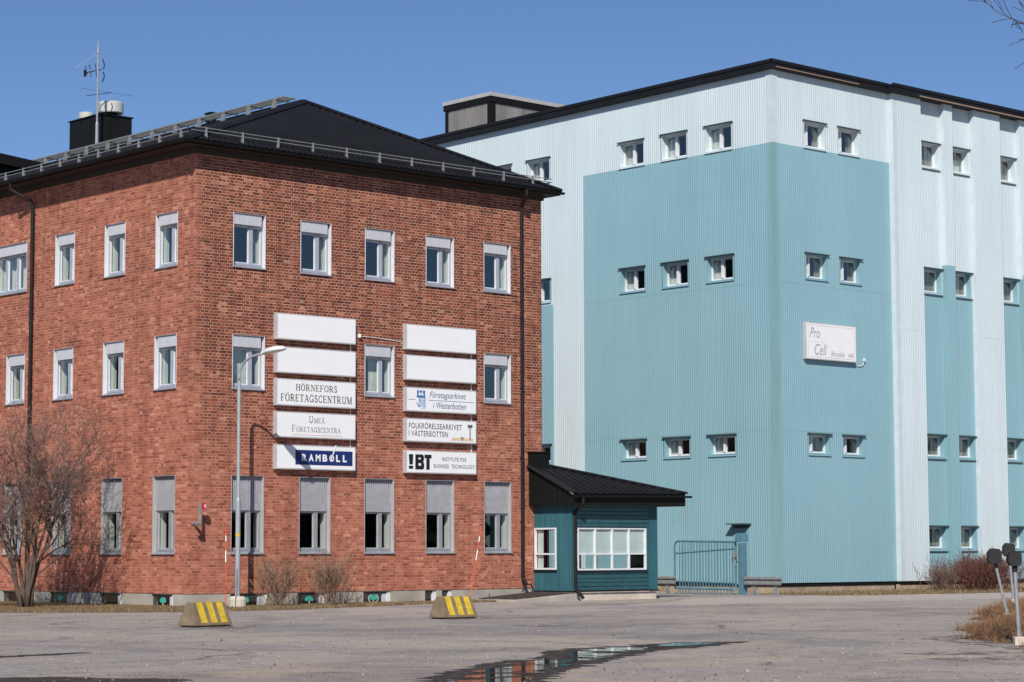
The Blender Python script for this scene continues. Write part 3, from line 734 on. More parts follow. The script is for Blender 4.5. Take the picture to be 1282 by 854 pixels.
# ------------------------------------------------------------------ roof antenna (top-level: stands on the roof)
AN = thing('roof_antenna', 'thin grey aerial mast standing by the black chimney on the brick building', 'antenna', (6.25, 14.9, 14.0))
b = MB(); b.tube([(0,0,-.1),(0,0,1.2),(0,0,1.25)], [.055,.05,.035], 10); b.tube([(0,0,1.25),(0,0,3.5)], .032, 8); b.tube([(0,0,3.5),(0,0,3.72),(0,0,3.95)], [.05,.03,.008], 8)
ob('mast', b, M['aluminium'], AN)
b = MB(); b.tube([(-.30,.18,2.10),(.40,-.22,2.24)], .012, 6); b.tube([(-.42,.38,2.38),(.38,-.2,2.235)], .005, 5); b.tube([(.38,-.2,2.235),(.85,-.76,2.10)], .005, 5)
ob('long_dipole', b, M['pipe'], AN)
b = MB(); b.tube([(-.34,.25,2.86),(.10,-.06,2.98)], .018, 6)
for t, l in ((-.27,.14),(-.17,.20),(-.02,.24)):
    b.tube([(t,-t*.72,2.93-l),(t-.03,-t*.72,2.93-.04)], .013, 6); b.tube([(t-.03,-t*.72,2.93+.04),(t-.08,-t*.72,2.93+l)], .013, 6)
for q in (-1, 1): b.tube([(.15,-.1,2.95+.05*q),(.18,-.12,2.95+.18*q),(.13,-.08,2.95+.38*q)], .018, 6)
b.box(-.36,-.30,.20,.27,2.74,2.96)
ob('yagi', b, M['pipe'], AN)
b = MB(); b.tube([(0,0,3.55),(-.6,.4,3.0)], .005, 5); b.tube([(0,0,3.6),(-1.0,.75,3.72)], .003, 4); ob('guy_wire', b, M['aluminium'], AN)

# ------------------------------------------------------------------ lettering
def text_mb(txt, x0, x1, z0, z1, y, mm, bold=0, shear=0, name='lettering', space=1.0, depth=.003):
    cu = bpy.data.curves.new('txt', 'FONT'); cu.body = txt; cu.size = 1; cu.offset = bold; cu.shear = shear; cu.space_character = space; cu.resolution_u = 3
    o = bpy.data.objects.new('txt', cu); COL.objects.link(o)
    bpy.context.view_layer.update()
    me = bpy.data.meshes.new_from_object(o.evaluated_get(bpy.context.evaluated_depsgraph_get()))
    xs = [v.co.x for v in me.vertices]; ys = [v.co.y for v in me.vertices]
    b = MB()
    for v in me.vertices:
        b.v.append((x0+(v.co.x-min(xs))/(max(xs)-min(xs))*(x1-x0), y, z0+(v.co.y-min(ys))/(max(ys)-min(ys))*(z1-z0)))
    for p in me.polygons: b.f.append(tuple(p.vertices)); b.m.append(0)
    bpy.data.objects.remove(o); bpy.data.curves.remove(cu); bpy.data.meshes.remove(me)
    return b

# serif capitals drawn as strokes in a 1 x 1 box: ('l', x0,y0,x1,y1,thick) and ('p', points, thick); feet get serifs
TH, TN = .17, .075
def arc(cx, cy, rx, ry, a0, a1, n=14): return [(cx+rx*math.cos(R(a0+(a1-a0)*i/n)), cy+ry*math.sin(R(a0+(a1-a0)*i/n))) for i in range(n+1)]
def serif(x, y, wd=.2): return ('l', x-wd, y, x+wd, y, TN)
GL = {
 'H': (.95, [('l',.2,0,.2,1,TH),('l',.8,0,.8,1,TH),('l',.2,.52,.8,.52,TN),serif(.2,.03),serif(.2,.97),serif(.8,.03),serif(.8,.97)]),
 'O': (.95, [('e',.5,.5,.40,.47)]),
 'C': (.85, [('p',arc(.53,.5,.42,.46,40,320),.12),('l',.85,.68,.85,.97,TN)]),
 'G': (.95, [('p',arc(.50,.5,.42,.46,45,325),.12),('l',.82,.05,.82,.42,TH),('l',.62,.43,.97,.43,TN),('l',.82,.68,.82,.95,TN)]),
 'R': (.95, [('l',.2,0,.2,1,TH),serif(.2,.03),serif(.2,.97),('p',[(.2,.95)]+arc(.48,.72,.26,.23,90,-90)+[(.2,.5)],.10),('l',.48,.5,.82,.03,TH),('l',.74,.03,1.0,.03,TN)]),
 'N': (.98, [('l',.18,0,.18,1,TN),('l',.82,0,.82,1,TN),('l',.18,.97,.82,.03,TH),serif(.18,.03,.17),serif(.12,.97,.14),serif(.82,.97,.17)]),
 'E': (.82, [('l',.2,0,.2,1,TH),('l',.05,.97,.85,.97,TN),('l',.05,.03,.88,.03,TN),('l',.2,.52,.62,.52,TN),('l',.85,.78,.85,.97,TN),('l',.88,.03,.88,.24,TN),('l',.62,.4,.62,.64,TN)]),
 'F': (.78, [('l',.2,0,.2,1,TH),('l',.05,.97,.88,.97,TN),serif(.2,.03,.22),('l',.2,.5,.62,.5,TN),('l',.88,.76,.88,.97,TN),('l',.62,.38,.62,.62,TN)]),
 'S': (.72, [('p',arc(.48,.73,.30,.23,35,250)+arc(.50,.27,.33,.24,80,-145),.12),('l',.76,.72,.76,.95,TN),('l',.16,.05,.16,.3,TN)]),
 'T': (.85, [('l',.5,0,.5,1,TH),('l',.08,.97,.92,.97,TN),('l',.08,.75,.08,.97,TN),('l',.92,.75,.92,.97,TN),serif(.5,.03,.2)]),
 'A': (.95, [('l',.12,0,.5,1,TN),('l',.5,1,.85,0,TH),('l',.26,.34,.72,.34,TN),serif(.12,.03,.14),serif(.85,.03,.15)]),
 'U': (.95, [('p',[(.2,1)]+[(.2,.35)]+arc(.5,.33,.3,.30,180,360)+[(.8,1)],.12),serif(.2,.97),serif(.8,.97,.16)]),
 'M': (1.15, [('l',.14,0,.17,1,TN),('l',.17,.97,.5,.05,TH),('l',.5,.05,.82,.97,TN),('l',.84,0,.84,1,TH),serif(.14,.03,.14),serif(.86,.03,.15),serif(.10,.97,.1),serif(.9,.97,.1)]),
}
GL['Ö'] = GL['O']; GL['Å'] = GL['A']
def stroke(b, pts, th, sx, sz, ox, oz, y):
    q = [Vector((ox+p[0]*sx, oz+p[1]*sz)) for p in pts]; t = th*sz/2
    for a, c in zip(q, q[1:]):
        d = c-a
        if d.length < 1e-6: continue
        d.normalize(); n = Vector((-d.y, d.x))*t; e = d*t*.3 if len(pts) > 2 else d*0
        b.face([(p.x, y, p.y) for p in (a-e-n, c+e-n, c+e+n, a-e+n)])
def serif_text(b, txt, x0, x1, z0, z1, y, caps=None, wt=1.0):
    """txt set in serif capitals; with caps=.75 all but word initials are small capitals"""
    wid = []
    for i, ch in enumerate(txt):
        k = 1 if (caps is None or i == 0) else caps
        wid.append((GL[ch][0]+.12)*k)
    u = (x1-x0)/sum(wid); x = x0; H = z1-z0
    for i, ch in enumerate(txt):
        k = 1 if (caps is None or i == 0) else caps
        wd = wid[i]*u; hh = H*k; sw = wd*.9
        for st in GL[ch][1]:
            if st[0] == 'l': stroke(b, [(st[1],st[2]),(st[3],st[4])], st[5]*wt, sw, hh, x, z0, y)
            elif st[0] == 'p': stroke(b, st[1], st[2]*wt, sw, hh, x, z0, y)
            else:
                n = 22; _, cx, cy, rx, ry = st
                for j in range(n):
                    a, c = 6.2832*j/n, 6.2832*(j+1)/n
                    f = lambda an: (cx+rx*math.cos(an), cy+ry*math.sin(an))
                    t = .075+.10*abs(math.cos((a+c)/2)); stroke(b, [f(a), f(c)], t*wt, sw, hh, x, z0, y)
        if ch == 'Ö':
            for q in (.33, .67): b.face([(x+(q-.07)*sw,y,z0+hh*1.10),(x+(q+.07)*sw,y,z0+hh*1.10),(x+(q+.07)*sw,y,z0+hh*1.24),(x+(q-.07)*sw,y,z0+hh*1.24)])
        if ch == 'Å': stroke(b, arc(.5,1.17,.12,.10,0,360,10), .06*wt, sw, hh, x, z0, y)
        x += wd
    return b

# ------------------------------------------------------------------ sign boxes on the brick front
SD = .15
def sign_box(label, x0, x1, z0, z1, cat='sign', group='white sign boxes on the brick wall', y=0.0, depth=SD):
    t = thing('sign_box', label, cat, (x0, y, z0), 0, group)
    ww, h = x1-x0, z1-z0
    b = MB(); b.box(0, ww, -depth, 0, 0, h); ob('case', b, M['sign_case'], t, bevel=.006)
    b = MB(); b.box(.03, ww-.03, -depth-.004, -depth-.0005, .03, h-.03); ob('face', b, M['sign_face'], t)
    return t, ww, h, -depth-.007
AX, BX = (2.47, 5.075), (6.81, 9.35)
AZ = [(6.885,7.575),(6.012,6.70),(5.165,5.87),(4.338,5.012),(3.515,4.155)]
BZ = [(6.868,7.568),(6.04,6.727),(5.182,5.845),(4.358,4.998),(3.505,4.13)]
sign_box('blank white sign box at the top of the left sign column', *AX, *AZ[0])
sign_box('blank white sign box second from top in the left sign column, behind the lamp head', *AX, *AZ[1])
t, ww, h, y = sign_box('white sign box lettered HÖRNEFORS FÖRETAGSCENTRUM in dark serif capitals', *AX, *AZ[2])
b = MB(); serif_text(b, 'HÖRNEFORS', ww*.235, ww*.765, h*.58, h*.82, y); ob('lettering', b, M['ink_brown'], t); b = MB(); serif_text(b, 'FÖRETAGSCENTRUM', ww*.05, ww*.955, h*.17, h*.44, y); ob('lettering', b, M['ink_brown'], t)
t, ww, h, y = sign_box('white sign box lettered UMEÅ FÖRETAGSCENTRA in pale grey capitals', *AX, *AZ[3])
b = MB(); serif_text(b, 'UMEÅ', ww*.40, ww*.605, h*.60, h*.86, y, .74, 1.05); ob('lettering', b, M['ink_grey'], t); b = MB(); serif_text(b, 'FÖRETAGSCENTRA', ww*.19, ww*.81, h*.24, h*.50, y, .74, 1.05); ob('lettering', b, M['ink_grey'], t)
b = MB(); b.face([(ww*.18,y,h*.115),(ww*.82,y,h*.115),(ww*.82,y,h*.135),(ww*.18,y,h*.135)]); ob('underline', b, M['ink_pink'], t)
t, ww, h, y = sign_box('white sign box with white RAMBOLL lettering on a navy field', *AX, *AZ[4])
b = MB(); b.box(ww*.235, ww*.957, y-.001, y+.003, h*.2, h*.80); ob('navy_field', b, M['navy'], t)
X0, X1 = ww*.302, ww*.905; cwid = (X1-X0)/7; zA, zB = h*.35, h*.64
b = MB()
for i, ch in enumerate('RAMBOLL'):
    a = X0+i*cwid; k = text_mb(ch, a+cwid*.14, a+cwid*(.86 if ch != 'L' else .72), zA, zB, y-.004, None, bold=.045)
    n = len(b.v); b.v += k.v; b.f += [tuple(n+q for q in f_) for f_ in k.f]; b.m += k.m
ob('lettering', b, M['ink_white'], t); b = MB(); o0 = X0+4*cwid; stroke(b, [(0,0),(1,1)], .10, cwid*.75, h*.62, o0+cwid*.38, h*.42, y-.006)
ob('slash', b, M['ink_white'], t)
sign_box('blank white sign box at the top of the right sign column', *BX, *BZ[0])
sign_box('blank white sign box second from top in the right sign column', *BX, *BZ[1])
t, ww, h, y = sign_box('white sign box lettered Företagsarkivet i Westerbotten beside a blue crest', *BX, *BZ[2])
b = text_mb('Företagsarkivet', ww*.325, ww*.845, h*.53, h*.86, y, None, shear=.28, bold=.004)
ob('lettering', b, M['ink_blue'], t)
k = text_mb('i Westerbotten', ww*.375, ww*.845, h*.17, h*.43, y, None, shear=.28, bold=.004)
ob('lettering', k, M['ink_blue'], t); b = MB()
b.face([(ww*.03,y,h*.485),(ww*.13,y,h*.485),(ww*.13,y,h*.505),(ww*.03,y,h*.505)]); b.face([(ww*.31,y,h*.485),(ww*.965,y,h*.485),(ww*.965,y,h*.505),(ww*.31,y,h*.505)])
ob('dividing_line', b, M['ink_blue'], t)
b = MB()
P = lambda u, v: (ww*.13+u*ww*.15, y, h*.1+v*h*.8)
def quad(u0, u1, v0, v1, mi): b.face([P(u0,v0),P(u1,v0),P(u1,v1),P(u0,v1)], mi)
quad(.12,.30,.80,.98,0); quad(.36,.62,.86,.98,0); quad(.68,.88,.80,.98,0); quad(.10,.90,.60,.72,0); quad(.12,.24,.72,.80,0); quad(.42,.56,.72,.86,1); quad(.74,.86,.72,.80,0)
quad(.38,.88,.52,.60,1)
for i in range(3):
    for j in range(3): quad(.42+i*.14,.53+i*.14,.16+j*.12,.25+j*.12,0 if (i+j)%2==0 else 1)
quad(.30,.37,.12,.58,0); quad(.84,.90,.10,.6,0); b.face([P(.30,.1),P(.40,.1),P(.12,.34),P(.04,.34)],0); quad(.44,.92,.04,.11,1)
ob('crest', b, [M['crest_blue'], M['crest_pale']], t)
t, ww, h, y = sign_box('white sign box lettered FOLKRÖRELSEARKIVET I VÄSTERBOTTEN in black', *BX, *BZ[3])
b = text_mb('FOLKRÖRELSEARKIVET', ww*.035, ww*.785, h*.57, h*.86, y, None, bold=.006, space=1.1)
ob('lettering', b, M['ink'], t)
k = text_mb('I VÄSTERBOTTEN', ww*.035, ww*.585, h*.24, h*.53, y, None, bold=.006, space=1.1)
ob('lettering', k, M['ink'], t)
b = MB()
b.face([(ww*.64,y,h*.12),(ww*.945,y,h*.12),(ww*.945,y,h*.24),(ww*.64,y,h*.24)], 0)
b.face([(ww*.895,y-.002,h*.16),(ww*.91,y-.002,h*.16),(ww*.91,y-.002,h*.70),(ww*.895,y-.002,h*.70)], 1)
for cx in (.885, .92):
    b.face([(ww*cx+ww*.02*math.cos(6.283*j/10), y-.003, h*.76+h*.075*math.sin(6.283*j/10)) for j in range(10)], 1)
for q in ([(.775,.30),(.79,.30),(.785,.2),(.77,.2)], [(.785,.22),(.815,.27),(.82,.24),(.79,.17)], [(.775,.2),(.79,.2),(.80,.12),(.79,.11)]):
    b.face([(ww*u, y-.002, h*v) for u, v in q], 1)
ob('pictogram', b, [M['ink_orange'], M['ink_brown']], t)
t, ww, h, y = sign_box('white sign box with heavy black !BT and thin INSTITUTE FOR BUSINESS TECHNOLOGY', *BX, *BZ[4])
b = MB(); q = lambda u0,u1,v0,v1: b.face([(ww*u0,y,h*v0),(ww*u1,y,h*v0),(ww*u1,y,h*v1),(ww*u0,y,h*v1)])
q(.035,.095,.18,.32); b.face([(ww*.043,y,h*.37),(ww*.09,y,h*.37),(ww*.097,y,h*.82),(ww*.035,y,h*.82)])
q(.125,.17,.16,.82); b.face([(ww*u,y,h*v) for u, v in ((.17,.68),(.20,.68),(.20,.60),(.17,.60),(.17,.44),(.205,.44),(.205,.33),(.17,.33),(.17,.16),(.225,.16),(.248,.22),(.25,.42),(.236,.50),(.246,.58),(.246,.74),(.228,.82),(.17,.82))])
q(.253,.352,.66,.82); q(.278,.326,.16,.655)
ob('heavy_lettering', b, M['ink_black'], t)
b = text_mb('INSTITUTE FOR', ww*.50, ww*.85, h*.56, h*.73, y, None, bold=.012, space=1.15)
ob('thin_lettering', b, M['ink_thin'], t)
k = text_mb('BUSINESS  TECHNOLOGY', ww*.385, ww*.97, h*.25, h*.42, y, None, bold=.012, space=1.15)
b = k
ob('thin_lettering', b, M['ink_thin'], t)
# feed cables of the signs
t = thing('sign_cable', 'thin pale cable with white junction box linking the two sign columns', 'cable', (5.28, 0, 7.14))
b = MB(); b.tube([(0,-.02,0),(.5,-.02,-.01),(1.2,-.02,-.05),(1.42,-.02,-.06),(1.50,-.02,-.13)], .011, 5); b.tube([(0,-.02,0),(-.12,-.02,.0),(-.12,-.02,-.2)], .011, 5); ob('cable', b, M['cable'], t)
b = MB(); b.lathe((0,0,-.05), [(.045,0),(.05,.02),(.05,.08),(.045,.1)], 10); ob('junction_box', b, M['cable'], t, loc=(0,-.04,0))
for zs, x in ((AZ, 4.99), (BZ, 9.27)):
    t = thing('sign_conduit', 'thin pale conduit down the %s sign column' % ('left' if x < 6 else 'right'), 'conduit', (x, -.02, zs[-1][1]))
    b = MB(); b.tube([(0,0,-.05),(0,0,zs[0][0]-zs[-1][1]+.05)], .013, 5); ob('conduit', b, M['cable'], t)

# ------------------------------------------------------------------ small projecting sign by the corner
t = thing('wall_bracket_sign', 'small red sign on grey post bracket fixed low at the brick corner', 'sign', (.02, 0, 2.0))
b = MB(); b.box(.0,.05,-.30,-.25,.10,.62); b.box(-.02,.03,-.249,.0,.08,.14); b.box(-.10,.05,-.32,-.24,.02,.09,1); ob('bracket', b, [M['galv'], M['concrete']], t)
b = MB(); b.box(.055,.19,-.33,-.25,.46,.61,0); ob('red_plate', b, M['red'], t, bevel=.005)
b = MB(); b.face([(.11,-.333,.50),(.13,-.333,.50),(.13,-.333,.57),(.11,-.333,.57)]); b.face([(.15,-.333,.49),(.17,-.333,.49),(.17,-.333,.58),(.15,-.333,.58)]); ob('white_mark', b, M['ink_white'], t)

# ------------------------------------------------------------------ street lamp
LX, LYp = .64, -1.07
SL = thing('street_lamp', 'tall grey street lamp with curved arm standing at the brick front', 'street lamp', (LX, LYp, 0.05))
b = MB(); b.tube([(0,0,.05),(0,0,2.6)], .062, 14); b.tube([(0,0,2.6),(0,0,2.68)], [.064,.048], 14); b.tube([(0,0,2.66),(0,0,5.60)], .045, 14); ob('pole', b, M['pole'], SL)
ax, ay = .30, -1.43
arm = [(0,0,5.58),(0,0,5.72)]
for i in range(1, 12):
    a = R(90*i/11); arm.append((ax*.46*(1-math.cos(a)), ay*.46*(1-math.cos(a)), 5.72+.50*math.sin(a)))
arm.append((ax*.62, ay*.62, 6.27))
b = MB(); b.tube(arm, [.040]*2+[.032]*(len(arm)-2), 10); ob('arm', b, M['pole'], SL, smooth=True)
b = MB(); hd = Vector((ax, ay, .16)).normalized(); sdv = Vector((-hd.y, hd.x, 0)).normalized(); c0 = Vector((ax*.53, ay*.53, 6.25)); upv = sdv.cross(hd)
if upv.z < 0: upv = -upv
secs = [(0,.05,.05,.04),(.08,.075,.075,.05),(.2,.13,.10,.05),(.45,.15,.11,.055),(.66,.12,.08,.05),(.76,.05,.04,.03)]
rings = []
for d, wd, up_, lo in secs:
    i = len(b.v)
    for j in range(16):
        a = 6.2832*j/16; cz = math.sin(a); b.v.append(tuple(c0+hd*d+sdv*wd*math.cos(a)+upv*(cz*up_ if cz > 0 else cz*lo)))
    rings.append(i)
for a, c in zip(rings, rings[1:]):
    for j in range(16): b.f.append((a+j, a+(j+1)%16, c+(j+1)%16, c+j)); b.m.append(0)
b.f.append(tuple(rings[0]+j for j in range(16))); b.m.append(0); b.f.append(tuple(rings[-1]+j for j in range(16))); b.m.append(0)
ob('lamp_head', b, M['lamp_white'], SL, smooth=True)
b = MB(); b.lathe((0,0,-.06), [(.22,0),(.22,.22),(.17,.30),(.08,.30)], 14); ob('foundation', b, M['lamp_foot'], SL)
b = MB(); b.tube([(0,0,1.72),(0,0,1.79)], .0645, 14); ob('yellow_sticker', b, M['yellow'], SL)

# ------------------------------------------------------------------ marker stakes
def stake(label, x, y, h, lean):
    t = thing('snow_stake', label, 'marker stake', (x, y, .02), 0, 'red snow stakes')
    b = MB(); b.tube([(0,0,-.02),(lean*h,0,h)], .012, 8); ob('stake', b, M['orange'], t)
    for i, (a, c) in enumerate(((.56,.70),(.81,.88))):
        b = MB(); b.tube([(lean*h*a,0,h*a),(lean*h*c,0,h*c)], .014, 8); ob('white_band', b, M['ink_white'], t)
stake('upright red marker stake with white bands left of the street lamp', -.37, -2.0, 2.0, 0)
stake('leaning red marker stake with white bands behind the right concrete block', 7.9, -1.5, 2.0, .21)

# ------------------------------------------------------------------ concrete barriers
def barrier(label, x, y, rz):
    t = thing('concrete_barrier', label, 'barrier', (x, y, 0), R(rz), 'striped concrete barriers')
    L, D, Hh = .97, .46, .455; ins, tl = .15, .075
    b = MB(); b.hexa([(0,0,.03),(L,0,.03),(L,D,.03),(0,D,.03)], [(tl,ins,Hh),(L-tl,ins,Hh),(L-tl,D-ins,Hh),(tl,D-ins,Hh)])
    b.hexa([(.05,.03,-.0),(L-.05,.03,.0),(L-.05,D-.03,.0),(.05,D-.03,.0)], [(.05,.03,.029),(L-.05,.03,.029),(L-.05,D-.03,.029),(.05,D-.03,.029)])
    o = ob('block', b, M['concrete'], t, bevel=.018)
    for k in range(3):
        a = .165+k*.25; wdt = .15; sl = .035
        f = lambda u, v, o_: (u, ins*v - .004*o_, .03+(Hh-.03)*v)
        b = MB(); b.hexa([f(a+sl,.12,-1), f(a+sl+wdt,.12,-1), f(a-.0+wdt,.985,-1), f(a-.0,.985,-1)], [f(a+sl,.12,1.2), f(a+sl+wdt,.12,1.2), f(a-.0+wdt,.985,1.2), f(a-.0,.985,1.2)])
        b.box(a, a+wdt, ins+.012, D-ins-.012, Hh-.002, Hh+.003)
        ob('yellow_stripe', b, M['yellow'], t)
barrier('concrete block barrier with yellow stripes left, beside the brick corner', -8.54, -12.73, 9)
barrier('concrete block barrier with yellow stripes in front of the leaning stake', -2.14, -12.21, 1)

# ------------------------------------------------------------------ entrance kiosk
KX0, KX1, KY0, KY1 = 11.66, 15.10, -1.54, 3.2
K = thing('entrance_kiosk', 'low teal entrance kiosk with black sloping roof between the two buildings', 'kiosk', (KX0, KY0, 0))
k_ = lambda x, y, z: (x-KX0, y-KY0, z)
b = MB(); b.box(.03, KX1-KX0-.03, .03, KY1-KY0, -.03, .27); ob('plinth', b, M['lamp_foot'], K)
# walls: ribbed left side with a window hole, boarded front with the long window
b = MB(); wl = (.64-.0, 1.47, .86, 2.04)      # side window in local y, z
def ribs_y(b, xo, y0, y1, z0, z1, hole, pitch=.10, dep=.018, mi=0, sgn=-1):
    y = y0
    while y < y1-1e-4:
        ye = min(y+pitch, y1); zs = [(z0, z1)]
        if hole and y+pitch/2 > hole[0] and y+pitch/2 < hole[1]: zs = [(z0, hole[2]), (hole[3], z1)]
        pr = [(y,0),(y+(ye-y)*.4,0),(y+(ye-y)*.5,1),(y+(ye-y)*.9,1),(ye,0)]
        for a, c in zs:
            for p, q in zip(pr, pr[1:]): b.face([(xo+sgn*dep*p[1],p[0],a),(xo+sgn*dep*q[1],q[0],a),(xo+sgn*dep*q[1],q[0],c),(xo+sgn*dep*p[1],p[0],c)], mi)
        y = ye
ribs_y(b, 0, 0, KY1-KY0, .27, 2.72, wl)
b.box(-.022, .09, -.022, .0, .25, 2.72)
b.box(KX1-KX0-.36, KX1-KX0, 0.0, .03, .27, 2.72)
for i in range(4): x = KX1-KX0-.35+i*.09; b.box(x, x+.045, -.018, 0.0, .27, 2.7)
grid_wall(b, lambda u,d,v: (KX1-KX0+d, u, v), 0, KY1-KY0, .27, 2.72, [(1.2+.7*i, 1.2+.7*i+.6, .87, 2.02) for i in range(5)]); grid_wall(b, lambda u,d,v: (u, KY1-KY0+d, v), 0, KX1-KX0, .27, 2.72, [(1.2,2.1,.87,2.02),(2.2,3.2,.87,2.02)])
XE = KX1-KX0-.36
for z0, z1 in ((.27,.83),(2.05,2.72)):
    n = round((z1-z0)/.11); hh = (z1-z0)/n
    for i in range(n): a = z0+i*hh; b.hexa([(.09,-.004,a+.012),(XE,-.004,a+.012),(XE,.03,a+.012),(.09,.03,a+.012)], [(.09,-.020,a+hh-.004),(XE,-.020,a+hh-.004),(XE,.03,a+hh-.004),(.09,.03,a+hh-.004)], 1); b.face([(.09,.025,a),(XE,.025,a),(XE,.025,a+hh),(.09,.025,a+hh)], 1)
b.box(.09, .20, .001, .03, .83, 2.05, 1); b.box(2.96, XE-.001, .001, .03, .83, 2.05, 1)
b.face([(.02,.05,.275),(KX1-KX0-.02,.05,.275),(KX1-KX0-.02,KY1-KY0-.02,.275),(.02,KY1-KY0-.02,.275)], 2)
b.box(1.35, 1.42, 1.4, 1.5, .3, 2.7, 0)
ob('wall', b, [M['kiosk'], M['kiosk_front'], M['plinth']], K)
b = MB(); b.box(-.03, KX1-KX0+.03, -.035, -.02, .235, .275); b.box(-.03, -.018, -.019, KY1-KY0, .235, .275); ob('base_flashing', b, M['black'], K)
# long front window
fr = MB(); z0, z1, zm = .84, 2.04, 1.30; x0, x1 = .205, 2.955
fr.box(x0,x1,-.03,.03,z0,z0+.05); fr.box(x0,x1,-.03,.03,z1-.045,z1)
for i in range(5):
    x = x0+(x1-x0-.055)*i/4; fr.box(x, x+.055, -.034, .034, z0+.002, z1-.002)
for i in range(4):
    a = x0+(x1-x0-.055)*i/4+.057; c = x0+(x1-x0-.055)*(i+1)/4-.002; fr.box(a, c, -.022, .022, zm-.02, zm+.02)
fr.box(x0-.02, x1+.02, -.06, .0, z0-.035, z0-.003, 1); fr.box(x0, x1, -.04, .0, z1+.001, z1+.02, 1)
wo = ob('window', fr, [M['white_metal'], M['black']], K)
for i in range(4):
    a = x0+(x1-x0-.055)*i/4+.058; c = x0+(x1-x0-.055)*(i+1)/4-.003
    q = MB(); q.box(a, c, .0, .005, z0+.052, z1-.047); ob('pane', q, M['glass'], wo)
    q = MB(); q.box(a, c, .028, .034, zm+.0+.01*(i % 2), z1-.047); ob('blind', q, M['blind'], wo)
fr = MB(); y0, y1, z0, z1, zm = wl[0], wl[1], wl[2], wl[3], 1.30
y0, y1 = .6, 1.5
for a, c, d, e in ((y0,y1,z0,z0+.05),(y0,y1,z1-.045,z1),(y0,y0+.05,z0+.051,z1-.046),(y1-.05,y1,z0+.051,z1-.046),(y0+.051,y1-.051,zm-.02,zm+.025)): fr.box(-.035, .03, a, c, d, e)
fr.box(-.06,-.036,y0-.02,y1+.02,z0-.04,z0-.005,1)
wo = ob('window', fr, [M['white_metal'], M['black']], K)
q = MB(); q.box(.0,.005,y0+.052,y1-.052,z0+.052,z1-.047); ob('pane', q, M['glass'], wo)
q = MB(); q.box(.06,.066,y0+.62,y1-.05,z0+.05,z1-.05); ob('curtain', q, M['blind'], wo)
# roof: slopes to the front, hipped on the right, boarded black gable on the left
gx, ey, ez, hx = -.22, -.36, 2.98, 15.98-KX0
tp = Vector((.32, 1.52, 3.84)); bt_ = 2.67
fl, frr, br = Vector((gx,ey,ez)), Vector((hx,ey,ez+.05)), Vector((hx,3.9,ez+.05)); gl_ = Vector((gx,1.52,3.80)); bk_ = Vector((.32,3.9,3.84)); glb = Vector((gx,3.9,3.80))
b = MB()
b.face([fl, frr, tp, gl_]); b.face([frr, br, bk_, tp]); b.face([gl_, tp, bk_, glb])
nrm = (frr-fl).cross(gl_-fl).normalized()
x = gx+.1
while x < hx-.1:
    t = 1 if x < tp.x else (hx-x)/(hx-tp.x); p0 = Vector((x, ey-.03, ez+.05*(x-gx)/(hx-gx))); rib(b, p0, Vector((x, ey+(tp.y-ey)*t, ez+.05*(x-gx)/(hx-gx)+(tp.z-ez-.03)*t)), Vector((1,0,0)), nrm, .028, .045)
    x += .27
for a, c in ((tp, frr), (fl, gl_)):
    dv = (c-a).normalized(); sd_ = dv.cross(Vector((0,0,1))).normalized(); up = sd_.cross(dv); up = up if up.z > 0 else -up
    b.hexa([a-sd_*.10, c-sd_*.10, c+sd_*.10, a+sd_*.10], [a-sd_*.04+up*.06, c-sd_*.04+up*.06, c+sd_*.04+up*.06, a+sd_*.04+up*.06])
b.face([(gx,ey+.05,bt_),(gx,1.52,bt_),(gx,1.52,3.78),(gx,ey+.05,ez-.03)], 1)
for i in range(9): y = ey+.1+i*.2; b.box(gx-.02, gx, y, y+.015, bt_, ez+(y-ey)*.43-.05, 1)
b.hexa([(gx+.001,ey+.02,bt_),(hx-.05,ey+.02,bt_),(hx-.05,ey+.06,bt_),(gx+.001,ey+.06,bt_)], [(gx+.001,ey+.02,ez+.004),(hx-.05,ey+.02,ez+.05),(hx-.05,ey+.06,ez+.06),(gx+.001,ey+.06,ez+.015)], 1); b.face([(gx,ey+.065,bt_+.002),(hx-.05,ey+.065,bt_+.002),(hx-.05,3.9,bt_+.002),(gx,3.9,bt_+.002)], 1)
b.box(hx-.09, hx-.05, ey+.091, 3.9, bt_, ez, 1)
b.box(gx-.03, .36, 1.28, 1.52, 3.70, 4.17, 1); b.box(gx-.06, .39, 1.25, 1.53, 4.171, 4.21, 1)
ob('roof', b, [M['roof'], M['black']], K)
gutter('gutter', [(gx-.05, ey-.06, ez-.06), (hx+.12, ey-.06, ez-.01)], K, .06)
b = MB(); b.tube([(.06,ey-.06,ez-.1),(.06,ey-.06,2.72),(.08,-.08,2.48),(.08,-.07,2.3),(.08,-.07,.42)], .045, 10); b.tube([(.08,-.07,.44),(.10,-.1,.3),(.2,-.26,.06)], .05, 10)
for z in (2.0, 1.1): b.tube([(.08,-.07,z),(.08,-.07,z+.04)], .055, 10)
ob('downpipe', b, M['pipe'], K)
b = MB()
for i in range(5): b.tube([(hx-.1,ey-.06,2.86-i*.16),(hx-.1,ey-.06,2.75-i*.16)], .02, 5)
ob('drip_chain', b, M['galv'], K)

